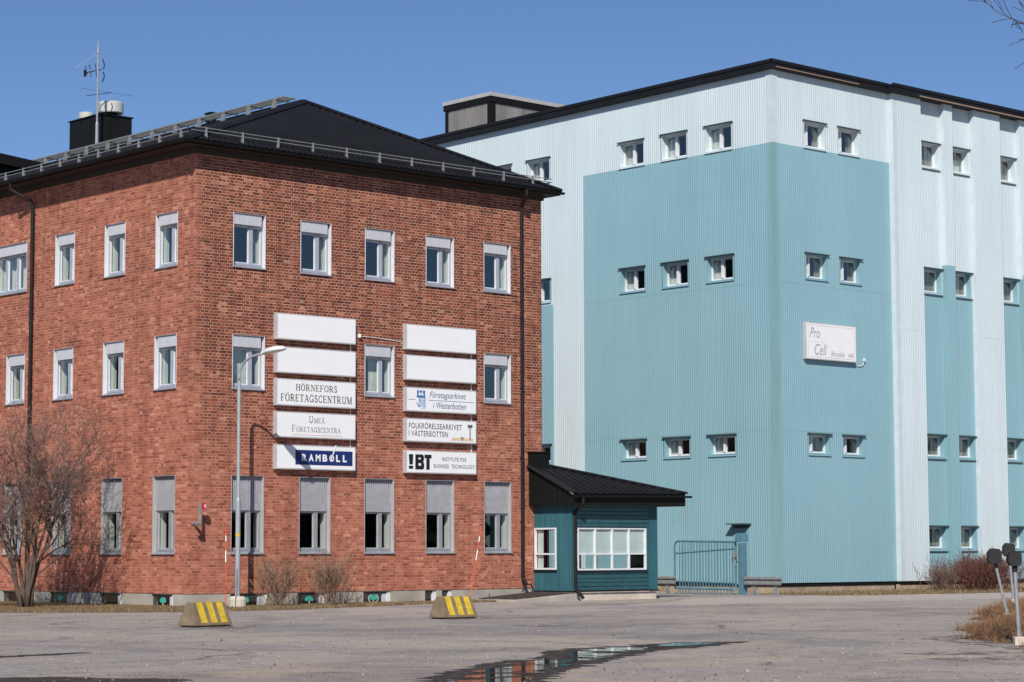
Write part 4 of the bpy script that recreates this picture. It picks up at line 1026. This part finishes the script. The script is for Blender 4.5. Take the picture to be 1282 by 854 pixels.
# ramp with a dark slab in the angle, and the bent black hose beside it
t = thing('concrete_ramp', 'low concrete ramp with dark slab on top beside the teal kiosk', 'ramp', (9.7, -1.75, 0))
b = MB(); b.hexa([(-.3,-.02,-.03),(1.94,-.02,-.03),(1.94,1.73,-.03),(-.3,1.73,-.03)], [(-.3,-.02,.06),(1.94,-.02,.20),(1.94,1.73,.22),(-.3,1.73,.06)]); ob('ramp_body', b, M['plinth'], t, bevel=.01)
b = MB(); b.hexa([(-.2,.18,.07),(1.9,.18,.20),(1.9,1.70,.222),(-.2,1.70,.072)], [(-.2,.18,.085),(1.9,.18,.225),(1.9,1.70,.245),(-.2,1.70,.09)]); ob('dark_slab', b, M['wet'], t)
t = thing('bent_hose', 'short bent dark hose standing at the wall beside the kiosk', 'hose', (11.15, -.3, .27))
b = MB(); b.tube([(-.22,0,-.02),(-.14,.02,.10),(-.02,.0,.19),(.10,-.02,.17),(.17,0,.05),(.15,.02,-.06),(.02,.02,-.1),(-.06,0,-.02)], .022, 7); ob('hose', b, M['rubber'], t, smooth=True)

# ------------------------------------------------------------------ metal-clad building
XB, YBF, YP = 23.6, 1.27, 1.07
B = thing('metal_clad_building', 'tall ribbed metal building in white and teal with small windows', 'building', (0,0,0))
ZT = 17.25; ZBOT = .33; X9, Y9 = 66.0, 46.0
def ribbed(b, axis, plane, u0, u1, zones, holes, pitch=.1, dep=.008):
    """ribs standing out of a wall plane; axis 'x': wall along x facing -y; 'y': wall along y facing -x"""
    n = max(1, round((u1-u0)/pitch)); p = (u1-u0)/n
    for i in range(n):
        a = u0+i*p; c = a+p/2
        hs = [(h[2],h[3]) for h in holes if h[0] < c < h[1]]
        pr = [(a,0),(a+p*.36,0),(a+p*.5,1),(a+p*.86,1),(a+p,0)]
        for z0, z1, mi in zones:
            seg = [(z0, z1)]
            for h0, h1 in hs:
                ns = []
                for s0, s1 in seg:
                    if h1 <= s0 or h0 >= s1: ns.append((s0,s1)); continue
                    if h0 > s0: ns.append((s0,h0))
                    if h1 < s1: ns.append((h1,s1))
                seg = ns
            for s0, s1 in seg:
                for q, r_ in zip(pr, pr[1:]):
                    if axis == 'x': P = lambda w_, z: (w_[0], plane-dep*w_[1], z)
                    else: P = lambda w_, z: (plane-dep*w_[1], w_[0], z)
                    b.face([P(q,s0),P(r_,s0),P(r_,s1),P(q,s1)], mi)
RT, RM, RL, RG = (14.85,15.73), (10.42,11.25), (4.56,5.22), (1.40,2.20)
RLb = (4.62,5.40)
hL, hF = [], []; bw = []
for y in (3.05, 5.12, 7.18):
    for z0, z1 in (RT, RM, RL): hL.append((y, y+1.22, z0, z1)); bw.append(('y', y+1.22, 0, z0, z1, 1.22, 1))
for y in (12.0, 14.06, 16.12): hL.append((y, y+1.22, *RT)); bw.append(('y', y+1.22, 0, *RT, 1.22, 1))
for z0, z1 in (RM, RL): hL.append((12.0, 13.22, z0, z1)); bw.append(('y', 13.22, 0, z0, z1, 1.22, 1))
for x in (25.18, 26.95):
    for z0, z1 in (RT, RM, RL): hF.append((x, x+1.12, z0, z1)); bw.append(('x', x, YBF, z0, z1, 1.12, 2))
b = MB()
ribbed(b, 'y', XB, YBF+.24, 10.26, [(ZBOT,14.81,1),(14.81,ZT,0)], hL)
ribbed(b, 'y', XB, 10.26, 11.86, [(ZBOT,ZT,0)], hL)
ribbed(b, 'y', XB, 11.86, 40.0, [(ZBOT,10.3,1),(10.3,ZT,0)], hL, pitch=.1)
ribbed(b, 'x', YBF, XB+.24, 29.72, [(ZBOT,14.81,1),(14.81,ZT,0)], hF)
# projecting right-hand part with recessed bays
segs = [(29.94,31.30,'w'),(31.52,32.62,'r'),(32.62,33.12,'p'),(33.12,34.36,'r2'),(34.36,35.98,'w'),(36.0,37.2,'r'),(37.2,37.62,'p'),(37.7,38.9,'r2'),(38.9,40.5,'w'),(40.6,41.8,'r'),(41.8,42.2,'p'),(42.2,43.4,'r2'),(43.4,X9,'w')]
b.face([(29.72,YP,ZBOT),(29.72,YBF,ZBOT),(29.72,YBF,ZT),(29.72,YP,ZT)], 2)
b.face([(29.72,YP,ZBOT),(29.94,YP,ZBOT),(29.94,YP,ZT),(29.72,YP,ZT)], 2)
for a, c, k in segs:
    if k == 'w': ribbed(b, 'x', YP, a, c, [(ZBOT,ZT,0)], [])
    elif k == 'p': ribbed(b, 'x', YP, a, c, [(ZBOT,11.45,1),(11.45,ZT,0)], [])
    else:
        hs = []
        for z0, z1 in ((14.90,15.79),(10.42,11.28),RLb,RG):
            hs.append((a, c-.06, z0, z1))
            if a < 45: bw.append(('x', a+.005, YBF, z0, z1, c-.06-a-.01, 3))
        ribbed(b, 'x', YBF, a, c, [(ZBOT,10.40,1),(10.40,ZT,0)], hs)
# side faces of the recesses
rec = [(31.30,31.52,32.62,1,11.45),(33.12,33.12,34.36,0,0),(35.98,36.0,37.2,1,11.3),(37.62,37.7,38.9,0,0),(40.5,40.6,41.8,1,11.45),(42.2,42.2,43.4,0,0)]
for xl, xi, xr, tl, zt in rec:
    if xi > xl: b.face([(xl,YP,ZBOT),(xi,YBF,ZBOT),(xi,YBF,ZT),(xl,YP,ZT)], 0)
    else: b.face([(xl,YP,ZBOT),(xl,YBF,ZBOT),(xl,YBF,ZT),(xl,YP,ZT)], 0)
    if tl: b.face([(xr,YP,ZBOT),(xr,YBF,ZBOT),(xr,YBF,zt),(xr,YP,zt)], 3); b.face([(xr,YP,zt),(xr,YBF,zt),(xr,YBF,ZT),(xr,YP,ZT)], 2)
    else: b.face([(xr,YP,ZBOT),(xr,YBF,ZBOT),(xr,YBF,ZT),(xr,YP,ZT)], 2)
# unseen sides
b.face([(XB,40,0),(XB,Y9,0),(XB,Y9,ZT),(XB,40,ZT)], 0); b.face([(X9,YP,0),(X9,Y9,0),(X9,Y9,ZT),(X9,YP,ZT)], 0); b.face([(XB,Y9,0),(X9,Y9,0),(X9,Y9,ZT),(XB,Y9,ZT)], 0)
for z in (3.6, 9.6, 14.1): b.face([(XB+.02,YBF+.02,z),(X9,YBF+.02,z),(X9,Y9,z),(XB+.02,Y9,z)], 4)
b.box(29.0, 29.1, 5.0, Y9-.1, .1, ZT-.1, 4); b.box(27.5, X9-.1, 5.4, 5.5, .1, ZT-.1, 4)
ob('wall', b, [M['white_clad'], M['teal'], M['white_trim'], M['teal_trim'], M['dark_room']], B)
# corner trim
b = MB()
for z0, z1, mi in ((ZBOT,14.81,1),(14.811,ZT,0)):
    b.box(XB-.03, XB+.25, YBF-.03, YBF-.001, z0, z1, mi); b.box(XB-.03, XB-.001, YBF, YBF+.25, z0, z1, mi)
ob('corner_trim', b, [M['white_trim'], M['teal_trim']], B)
# fine horizontal sheet joints
for args in [(XB-.010,XB-.0085,YBF+.26,10.2,z,z+.006) for z in (5.30,10.20)] + [(XB+.26,29.70,YBF-.010,YBF-.0085,z,z+.006) for z in (5.30,10.20)] + [(x0,x1,YP-.010,YP-.0085,z,z+.006) for x0,x1,z in ((29.95,31.29,9.0),(34.4,35.95,9.0),(29.95,31.29,3.9),(34.4,35.95,5.0))]:
    b = MB(); b.box(*args); ob('sheet_joint', b, M['teal'] if args[2] > 1.2 or args[0] < 29 else M['white_clad'], B)
# foot
b = MB(); b.box(XB+.03, 29.7, YBF+.03, YBF+.2, .22, .33, 0); b.box(29.7, X9, YP+.03, YP+.2, .22, .33, 0); b.box(XB+.03, XB+.2, YBF+.21, 40, .22, .33, 0)
b.box(XB+.06, 29.66, YBF+.06, YBF+.2, -.05, .219, 1); b.box(29.66, X9, YP+.06, YP+.2, -.05, .219, 1); b.box(XB+.06, XB+.2, YBF+.21, 40, -.05, .219, 1)
ob('plinth', b, [M['black'], M['plinth_tan']], B)

# small deep windows
bc = {}
def bwin(h, ww, style, tone):
    key = (round(h,3), round(ww,3), style, tone)
    if key in bc: return bc[key]
    D = .27; f = MB()
    # lining of the opening, coloured as the wall round it (0), frame white (1), hood and sill dark (2)
    f.box(0,.02,-.022,D,0,h,0); f.box(ww-.02,ww,-.022,D,0,h,0); f.box(.021,ww-.021,-.01,D,h-.02,h,0); f.box(.021,ww-.021,-.01,D,0,.02,0)
    f.hexa([(-.07,-.09,h+.012),(ww+.07,-.09,h+.012),(ww+.04,-.02,h+.002),(-.04,-.02,h+.002)], [(-.07,-.09,h+.026),(ww+.07,-.09,h+.026),(ww+.04,-.02,h+.05),(-.04,-.02,h+.05)], 2)
    f.hexa([(-.03,-.045,-.05),(ww+.03,-.045,-.05),(ww+.03,D-.002,.0),(-.03,D-.002,.0)], [(-.03,-.045,-.034),(ww+.03,-.045,-.034),(ww+.03,D-.002,.045),(-.03,D-.002,.045)], 3)
    if style == 3: f.box(-.03,ww+.03,-.04,-.021,-.09,-.055,2)
    fw_ = .06; y0, y1 = D-.06, D+.02
    f.box(.021,fw_,y0,y1,.046,h-.021,1); f.box(ww-fw_,ww-.021,y0,y1,.046,h-.021,1); f.box(fw_+.001,ww-fw_-.001,y0,y1,.046,.046+fw_,1); f.box(fw_+.001,ww-fw_-.001,y0,y1,h-.021-fw_,h-.021,1)
    ms = [(.40*ww+.0,.40*ww+.10)] if style == 1 else ([(.30*ww,.30*ww+.09)] if style == 2 else [])
    xs = [fw_]+[q for mm in ms for q in mm]+[ww-fw_]
    gl = []
    for a, c in ms: f.box(a, c, y0-.03, y1, .047+fw_, h-.022-fw_, 1)
    for a, c in zip(xs[::2], xs[1::2]):
        q = MB(); q.box(a+.002, c-.002, y0+.03, y0+.036, .048+fw_, h-.023-fw_); gl.append(mesh_of('pane', q, M['glass']))
    for a in (.03, ww-.03): f.face([(a,y1,.05),(a,.44,.05),(a,.44,h-.03),(a,y1,h-.03)], 4)
    f.face([(.03,y1,.05),(ww-.03,y1,.05),(ww-.03,.44,.05),(.03,.44,.05)], 4)
    lin = M['white_clad'] if tone == 0 else M['teal']
    if style == 3 and tone == 1: lin = M['teal']
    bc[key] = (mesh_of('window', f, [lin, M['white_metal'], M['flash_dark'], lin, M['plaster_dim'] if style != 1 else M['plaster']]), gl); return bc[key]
rb = random.Random(4)
for ax_, u, pl, z0, z1, ww, st in bw:
    tone = 0 if z0 > 14 else 1
    me, gl = bwin(z1-z0, ww, st, tone)
    o = ob('window', me, None, B)
    if ax_ == 'x': o.location = (u, pl, z0)
    else: o.location = (XB, u, z0); o.rotation_euler = (0,0,R(-90))
    for q in gl: ob('pane', q, None, o)
    hh = z1-z0; kx = None
    if ax_ == 'x' and st == 2: kx = (ww*.74, ww-.08)
    if st == 3: kx = (ww*.45, ww-.08) if not (33 < u < 34 and z0 > 14) else (.06, ww-.07)
    if ax_ == 'y': kx = (.08, ww*.30)
    if kx:
        c = MB(); n = 6
        top = hh-.09 if not (kx[0] == .06) else hh*.62
        for i in range(n):
            a, d = kx[0]+(kx[1]-kx[0])*i/n, kx[0]+(kx[1]-kx[0])*(i+1)/n
            c.face([(a,.36+.03*(i%2),.11),(d,.36+.03*((i+1)%2),.11),(d,.36+.03*((i+1)%2),top),(a,.36+.03*(i%2),top)])
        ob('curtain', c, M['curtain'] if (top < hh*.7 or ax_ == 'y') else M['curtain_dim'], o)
# roof slab and fascia: level along the front, falling a little to the back along the left side
def rz(y): return 17.53-.0095*(y-YBF)
b = MB(); o_ = .20
def ring(z_of, ins): 
    return [(XB-o_+ins,YBF-o_+ins),(29.52+ins*.0,YBF-o_+ins),(29.52,YP-o_+ins),(X9+o_-ins,YP-o_+ins),(X9+o_-ins,Y9),(XB-o_+ins,Y9)]
pts = ring(rz, 0)
bot = [(x,y,rz(y)-.28) for x, y in pts]; topp = [(x,y,rz(y)) for x, y in pts]
for i in range(6): j = (i+1)%6; b.face([bot[i],bot[j],topp[j],topp[i]], 0)
b.face(bot, 0); b.face(topp, 1)
# upstand cap and tan board
b.hexa([(XB-o_-.03,YBF-o_-.03,rz(1)-.09),(29.5,YBF-o_-.03,rz(1)-.09),(29.5,YBF-o_-.001,rz(1)-.09),(XB-o_-.03,YBF-o_-.001,rz(1)-.09)], [(XB-o_-.03,YBF-o_-.03,rz(1)+.02),(29.5,YBF-o_-.03,rz(1)+.02),(29.5,YBF-o_+.1,rz(1)+.02),(XB-o_-.03,YBF-o_+.1,rz(1)+.02)], 0)
b.hexa([(XB-o_-.03,YBF-o_,rz(1)-.09),(XB-o_-.001,YBF-o_,rz(1)-.09),(XB-o_-.001,Y9,rz(Y9)-.09),(XB-o_-.03,Y9,rz(Y9)-.09)], [(XB-o_-.03,YBF-o_,rz(1)+.02),(XB-o_+.1,YBF-o_,rz(1)+.02),(XB-o_+.1,Y9,rz(Y9)+.02),(XB-o_-.03,Y9,rz(Y9)+.02)], 0)
b.box(29.49, X9, YP-o_-.03, YP-o_-.001, rz(1)-.09, rz(1)+.025, 0)
b.box(XB, 27.9, YBF-o_-.012, YBF-o_-.001, rz(1)-.235, rz(1)-.205, 2); b.box(31.0, X9, YP-o_-.012, YP-o_-.001, rz(1)-.265, rz(1)-.22, 2)
ob('roof', b, [M['roof'], M['roof'], M['tan']], B)
# rooftop lantern
PX0, PX1, PY0, PY1 = 28.0, 31.9, 20.2, 23.0
b = MB()
b.box(PX0, PX1, PY0, PY1, 17.2, 19.7, 0)
for a in (PY0, PY1-.16): b.box(PX0-.05, PX0-.001, a, a+.16, 17.3, 19.7, 1)
b.box(PX0-.05, PX0+.22, PY0-.05, PY0-.001, 17.3, 19.7, 1); b.box(PX0-.08, PX1+.1, PY0-.08, PY0-.051, 19.62, 19.86, 1); b.box(PX0-.08, PX0-.051, PY0-.05, PY1+.08, 19.62, 19.86, 1)
for i in range(22): y = PY0+.2+i*.11; b.box(PX0-.03, PX0-.001, y, y+.05, 17.4, 19.62, 0)
for i in range(32): x = PX0+.25+i*.113; b.box(x, x+.05, PY0-.03, PY0-.001, 17.4, 19.62, 0)
b.box(PX0-.1, PX1+.12, PY0-.1, PY1+.1, 19.861, 20.02, 2)
ob('roof_lantern', b, [M['panelpoly'], M['black'], M['jamb_grey']], B)
# door with a small canopy on the left wall
b = MB(); b.box(XB-.05, XB-.022, 2.46, 3.16, .28, 2.12, 0); b.box(XB-.055, XB-.05, 2.52, 3.10, .34, 2.06, 1); b.box(XB-.35, XB-.02, 2.40, 3.24, 2.24, 2.28, 2); b.box(XB-.06, XB-.022, 2.46, 3.16, 2.125, 2.22, 2)
dr = ob('door', b, [M['teal_trim'], M['teal'], M['flash_dark']], B)
b = MB(); b.tube([(XB-.09,3.02,1.05),(XB-.09,2.90,1.05)], .012, 6); b.tube([(XB-.055,3.02,1.05),(XB-.09,3.02,1.05)], .012, 6); ob('handle', b, M['galv'], dr)

# company sign on the clad wall
t, ww, h, y = sign_box('cream framed sign lettered Pro Cell Botskik AB on the teal metal wall', 24.97, 27.57, 7.70, 8.93, y=YBF-.022, depth=.13, group=None)
b = text_mb('Pro', ww*.08, ww*.275, h*.585, h*.865, y, None, shear=.25, bold=.0)
for s_, a, c, d, e in (('Cell', .165, .405, .125, .43), ('Botskik', .49, .765, .125, .255), ('AB', .82, .935, .125, .245)):
    k = text_mb(s_, ww*a, ww*c, h*d, h*e, y, None, shear=.25, bold=.0); n = len(b.v); b.v += k.v; b.f += [tuple(n+q_ for q_ in f_) for f_ in k.f]; b.m += k.m
ob('lettering', b, M['ink_grey'], t)
b = MB(); q = lambda u0,u1,v0,v1: b.face([(ww*u0,y,h*v0),(ww*u1,y,h*v0),(ww*u1,y,h*v1),(ww*u0,y,h*v1)])
q(.04,.96,.07,.08); q(.04,.96,.925,.935); q(.04,.045,.081,.924); q(.955,.96,.081,.924); q(.07,.38,.48,.486)
ob('frame_line', b, M['ink_pink'], t)
t = thing('wall_socket', 'small white junction box with looped cable right of the metal wall sign', 'junction box', (28.1, YBF-.03, 7.82))
b = MB(); b.box(-.045,.045,-.06,0,-.04,.07); ob('junction_box', b, M['cable'], t, bevel=.01)
b = MB(); b.tube([(.0,-.02,-.05),(-.06,-.02,-.16),(-.25,-.02,-.2),(-.52,-.02,-.16)], .012, 5); ob('cable', b, M['cable'], t)

# ------------------------------------------------------------------ gate, guard rails
GXp = 21.2
G = thing('barred_gate', 'blue grey barred metal gate standing open before the teal wall', 'gate', (GXp, .66, 0))
b = MB()
def gp(y, z): return (0, y-.66, z)
YH, YE = .95, 3.60
b.tube([gp(YH,.14),gp(YH,1.68)], .035, 8); b.tube([gp(YH,.16),gp(YE,.18)], .03, 8)
b.tube([gp(YH,1.66),gp(YE-.15,1.70),gp(YE-.04,1.66),gp(YE,1.55),gp(YE,.14)], .032, 8)
b.tube([gp(YH,1.45),gp(YE,1.30)], .03, 8); b.tube([gp(YH,.36),gp(YE,.40)], .028, 8)
ob('gate_frame', b, M['gate'], G)
bar = MB(); bar.tube([(0,0,.04),(0,0,1.66)], .021, 6); bme = mesh_of('bar', bar, M['gate'])
for i in range(19): ob('bar', bme, None, G, loc=(0, YH-.66+.13+i*(YE-YH-.16)/19.4, 0))
b = MB(); b.box(-.11,.11,-.09,.09,-.05,1.62); ob('gate_post', b, M['gate'], G, bevel=.01)
b = MB(); b.hexa([(-.14,-.14,1.66),(.14,-.14,1.66),(.14,.20,1.66),(-.14,.20,1.66)],[(-.12,-.12,1.93),(.12,-.12,1.93),(.12,.18,1.93),(-.12,.18,1.93)]); ob('post_cap', b, M['gate'], G, bevel=.015)
b = MB(); b.box(-.13,-.11,.10,.32,1.18,1.30); b.tube([(-.05,.25,.9),(-.05,.25,1.3)], .02, 6); b.box(-.12,-.09,.2,.3,.1,.25); ob('latch', b, M['galv'], G)
def guard_rail(label, y0, y1, posts):
    t = thing('guard_rail', label, 'guard rail', (GXp-.1, y0, 0), 0, 'short steel guard rails by the gate')
    L = y1-y0; b = MB()
    prof = [(0,.30),(-.05,.33),(-.05,.39),(0,.42),(0,.46),(-.05,.49),(-.05,.54),(0,.57)]
    for a, c in zip(prof, prof[1:]):
        b.hexa([(a[0],0,a[1]),(a[0],L,a[1]),(c[0],L,c[1]),(c[0],0,c[1])], [(a[0]+.012,0,a[1]+.001),(a[0]+.012,L,a[1]+.001),(c[0]+.012,L,c[1]+.001),(c[0]+.012,0,c[1]+.001)])
    ob('rail', b, M['rail_steel'], t)
    for p in posts:
        b = MB(); b.box(.015,.10,p-y0-.05,p-y0+.05,-.05,.5); b.hexa([(.02,p-y0-.16,-.02),(.06,p-y0-.16,-.02),(.06,p-y0-.10,-.02),(.02,p-y0-.10,-.02)],[(.02,p-y0-.05,.26),(.06,p-y0-.05,.26),(.06,p-y0,.26),(.02,p-y0,.26)]); ob('post', b, M['rail_steel'], t)
guard_rail('short steel guard rail right of the gate post', -1.05, .48, (-.75, .12))
guard_rail('short steel guard rail left of the gate, behind the kiosk', 3.45, 7.0, (3.9, 6.2))

# ------------------------------------------------------------------ heater posts
def heater_post(label, x, y, z, h, lean, s=1.0):
    t = thing('heater_post', label, 'heater post', (x, y, z), R(-42), 'black topped car heater posts')
    lx, ly = lean
    b = MB(); b.tube([(0,0,.05),(lx*h,ly*h,h)], .027, 10); b.tube([(.05,.08,.04),(.0+lx*h*.9,.05+ly*h,h*.95)], .013, 6); ob('post', b, M['galv'], t)
    b = MB(); b.tube([(lx*(h-.02),ly*(h-.02),h-.02),(lx*(h+.12),ly*(h+.12),h+.12)], [.036,.045], 10); ob('collar', b, M['rubber'], t)
    b = MB(); cx, cy, z0 = lx*(h+.1), ly*(h+.1), h+.08
    pr = [(u*s, v*s) for u, v in ((-.10,0),(.08,0),(.12,.04),(.12,.24),(.08,.29),(-.08,.31),(-.14,.24),(-.15,.08))]
    i = len(b.v)
    for dy in (-.085, .085):
        for px_, pz in pr: b.v.append((cx+px_, cy+dy, z0+pz))
    n = len(pr); b.f.append(tuple(i+j for j in range(n))); b.m.append(0); b.f.append(tuple(i+n+j for j in range(n))[::-1]); b.m.append(0)
    for j in range(n): b.f.append((i+j, i+(j+1)%n, i+n+(j+1)%n, i+n+j)); b.m.append(0)
    ob('socket_box', b, M['rubber'], t, bevel=.015)
    b = MB(); b.box(-.08,.08,-.08,.08,-.2,.12); ob('footing', b, M['lamp_foot'], t, bevel=.01)
heater_post('leaning black topped heater post, left one of the three', 4.70, -21.10, .02, 1.02, (-.20, .0), .86)
heater_post('nearest and tallest looking black topped heater post at the right edge', -4.73, -28.02, .0, 1.07, (-.035, .0), .60)
heater_post('farthest black topped heater post behind the nearest one', 13.1, -15.29, .08, 1.07, (-.06, .05), .95)

# ------------------------------------------------------------------ bare trees and shrubs
def grow(b, p, d, L, rad, depth, rng, droop=0, spread=.55, kids=(2,4), mi=0, taper=.55, minr=.003, segs=4, lift=.08):
    pts = [p.copy()]; rs = [rad]; q = p.copy(); dv = d.normalized()
    for i in range(segs):
        dv = (dv + Vector((rng.gauss(0,.13), rng.gauss(0,.13), rng.gauss(0,.09)+lift-droop))).normalized()
        q = q + dv*L/segs; pts.append(q.copy()); rs.append(max(minr, rad*(1-(1-taper)*(i+1)/segs)))
    b.tube(pts, rs, 6 if rad > .02 else (4 if rad > .008 else 3), mi if rad > .012 else mi+1, cap=False)
    if depth <= 0: return
    n = rng.randint(*kids)
    for k in range(n):
        t = rng.uniform(.3, 1.0) if k < n-1 else 1.0
        f = t*segs; i = min(segs-1, int(f)); pp = pts[i].lerp(pts[i+1], f-i)
        base = (pts[i+1]-pts[i]).normalized()
        side = Vector((rng.gauss(0,1), rng.gauss(0,1), rng.gauss(0,.7))); side = (side - base*side.dot(base)).normalized()
        nd = (base + side*rng.uniform(.5,1.3)*spread*1.3).normalized()
        grow(b, pp, nd, L*rng.uniform(.52,.82), max(minr, rs[i]*rng.uniform(.5,.72)), depth-1, rng, droop, spread, kids, mi, taper, minr, segs, lift)

rng = random.Random(12)
T = thing('bare_tree', 'bare multi stemmed tree before the left brick wall', 'tree', (-2.8, 3.25, .03))
trunk = MB(); crown = MB()
stems = [((-.10,.05),(-.25,.18,1),1.0),((.05,.0),(.06,.06,1),1.25),((.12,-.08),(.34,-.28,1),1.0),((-.02,-.12),(.12,-.48,1),1.05),((-.14,-.04),(-.42,.46,1),.95),((.03,.12),(-.02,.62,1),.95),((.10,.05),(.42,-.62,1),.95),((.0,-.05),(.10,-.20,1),1.2)]
for (ox, oy), d, kk in stems:
    dv = Vector(d).normalized(); p = Vector((ox, oy, -.05)); pts = [p]; rs = [.062]
    for i in range(5):
        q = pts[-1] + (Vector((dv.x*(.35+.12*i), dv.y*(.35+.12*i), 1)).normalized()*.40*kk + Vector((rng.gauss(0,.035), rng.gauss(0,.035), 0))); pts.append(q); rs.append(.062-.007*(i+1))
    trunk.tube(pts, rs, 8)
    for k in range(4):
        i = rng.choice((2,3,4,5)) if k else 5
        nd = Vector((dv.x*1.1+rng.gauss(0,.40), dv.y*1.1+rng.gauss(0,.40), .95))
        grow(crown, pts[i], nd, rng.uniform(.85,1.25)*kk, .026, 4, rng, 0, .62, (3,4), 0, .6, .0048, 4, .04)
ob('trunk', trunk, M['bark'], T, smooth=True); ob('crown', crown, [M['bark'], M['twig']], T)

def shrub(name, label, x, y, z, n, h, sp, mm, seed, group=None, depth=2, rad=.007, spread=.35, base=.25, kids=(2,4)):
    rg = random.Random(seed); b = MB()
    for i in range(n):
        a = rg.uniform(0, 6.283); rr = abs(rg.gauss(0, base)); p = Vector((rr*math.cos(a), rr*math.sin(a), 0))
        d = Vector((math.cos(a)*sp*rg.uniform(.1,1), math.sin(a)*sp*rg.uniform(.1,1), 1))
        grow(b, p, d, h*rg.uniform(.45,.8), rad*rg.uniform(.7,1.2), depth, rg, 0, spread, kids, 0, .6, .0044, 3, .03)
    o = ob(name, b, [mm, mm]); o.location = (x, y, z)
    tag(o, label, 'shrub', group)
SG = 'bare shrubs along the brick front'
shrub('bare_shrub', 'bare pale brown shrub nearest the street lamp on the lawn strip', 2.03, -.9, .05, 55, .85, .30, M['twig_pale'], 31, SG, base=.22)
shrub('bare_shrub', 'bare pale brown shrub between two basement windows, further from the lamp', 3.68, -.9, .05, 60, .9, .30, M['twig_pale'], 32, SG, base=.24)
shrub('red_shrub', 'wide red brown bare bush at the foot of the white metal wall', 31.75, -.75, .02, 430, .85, .62, M['twig_red'], 33, None, rad=.010, base=.72, spread=.5)
shrub('grey_shrub', 'smaller grey brown bare bush left of the red one', 29.85, -.6, .02, 60, .62, .6, M['twig'], 34, None, rad=.009, base=.2, spread=.5)

# tree out of frame on the right whose branch tips reach into the sky
rng = random.Random(77)
T = thing('overhanging_tree', 'tall bare tree beyond the right edge, only branch tips visible in the sky', 'tree', (-9.05, -33.6, 0))
trunk = MB(); crown = MB()
pts = [Vector((0,0,-.1)), Vector((.05,.02,1.5)), Vector((.0,.08,3.2)), Vector((.08,.02,5.0)), Vector((.0,.0,6.6)), Vector((.05,-.05,8.2)), Vector((.0,.0,9.8))]
trunk.tube(pts, [.22,.17,.15,.125,.10,.07,.03], 10); ob('trunk', trunk, M['bark'], T, smooth=True)
left = Vector((-.74,.67,0)); back = Vector((.67,.74,0))
for z, lx, dz, rr in ((6.25,1.0,.60,.017),(6.6,1.0,.52,.017),(6.9,1.0,.46,.016),(7.2,1.0,.42,.016)):
    grow(crown, Vector((0,0,z)), left*lx + Vector((0,0,dz*.8)), 1.42, rr, 3, rng, 0, .46, (3,4), 0, .5, .0045, 5, .02)
for k in range(16):
    a = rng.uniform(0, 6.283); d = Vector((math.cos(a), math.sin(a), rng.uniform(.4,1.0)))
    if d.dot(left) > .3: continue
    grow(crown, Vector((0,0,rng.uniform(3.8,9.0))), d, 1.6, .035, 3, rng, 0, .5, (3,4), 0, .5, .005, 5, .02)
ob('crown', crown, [M['dark_bark'], M['dark_bark']], T)
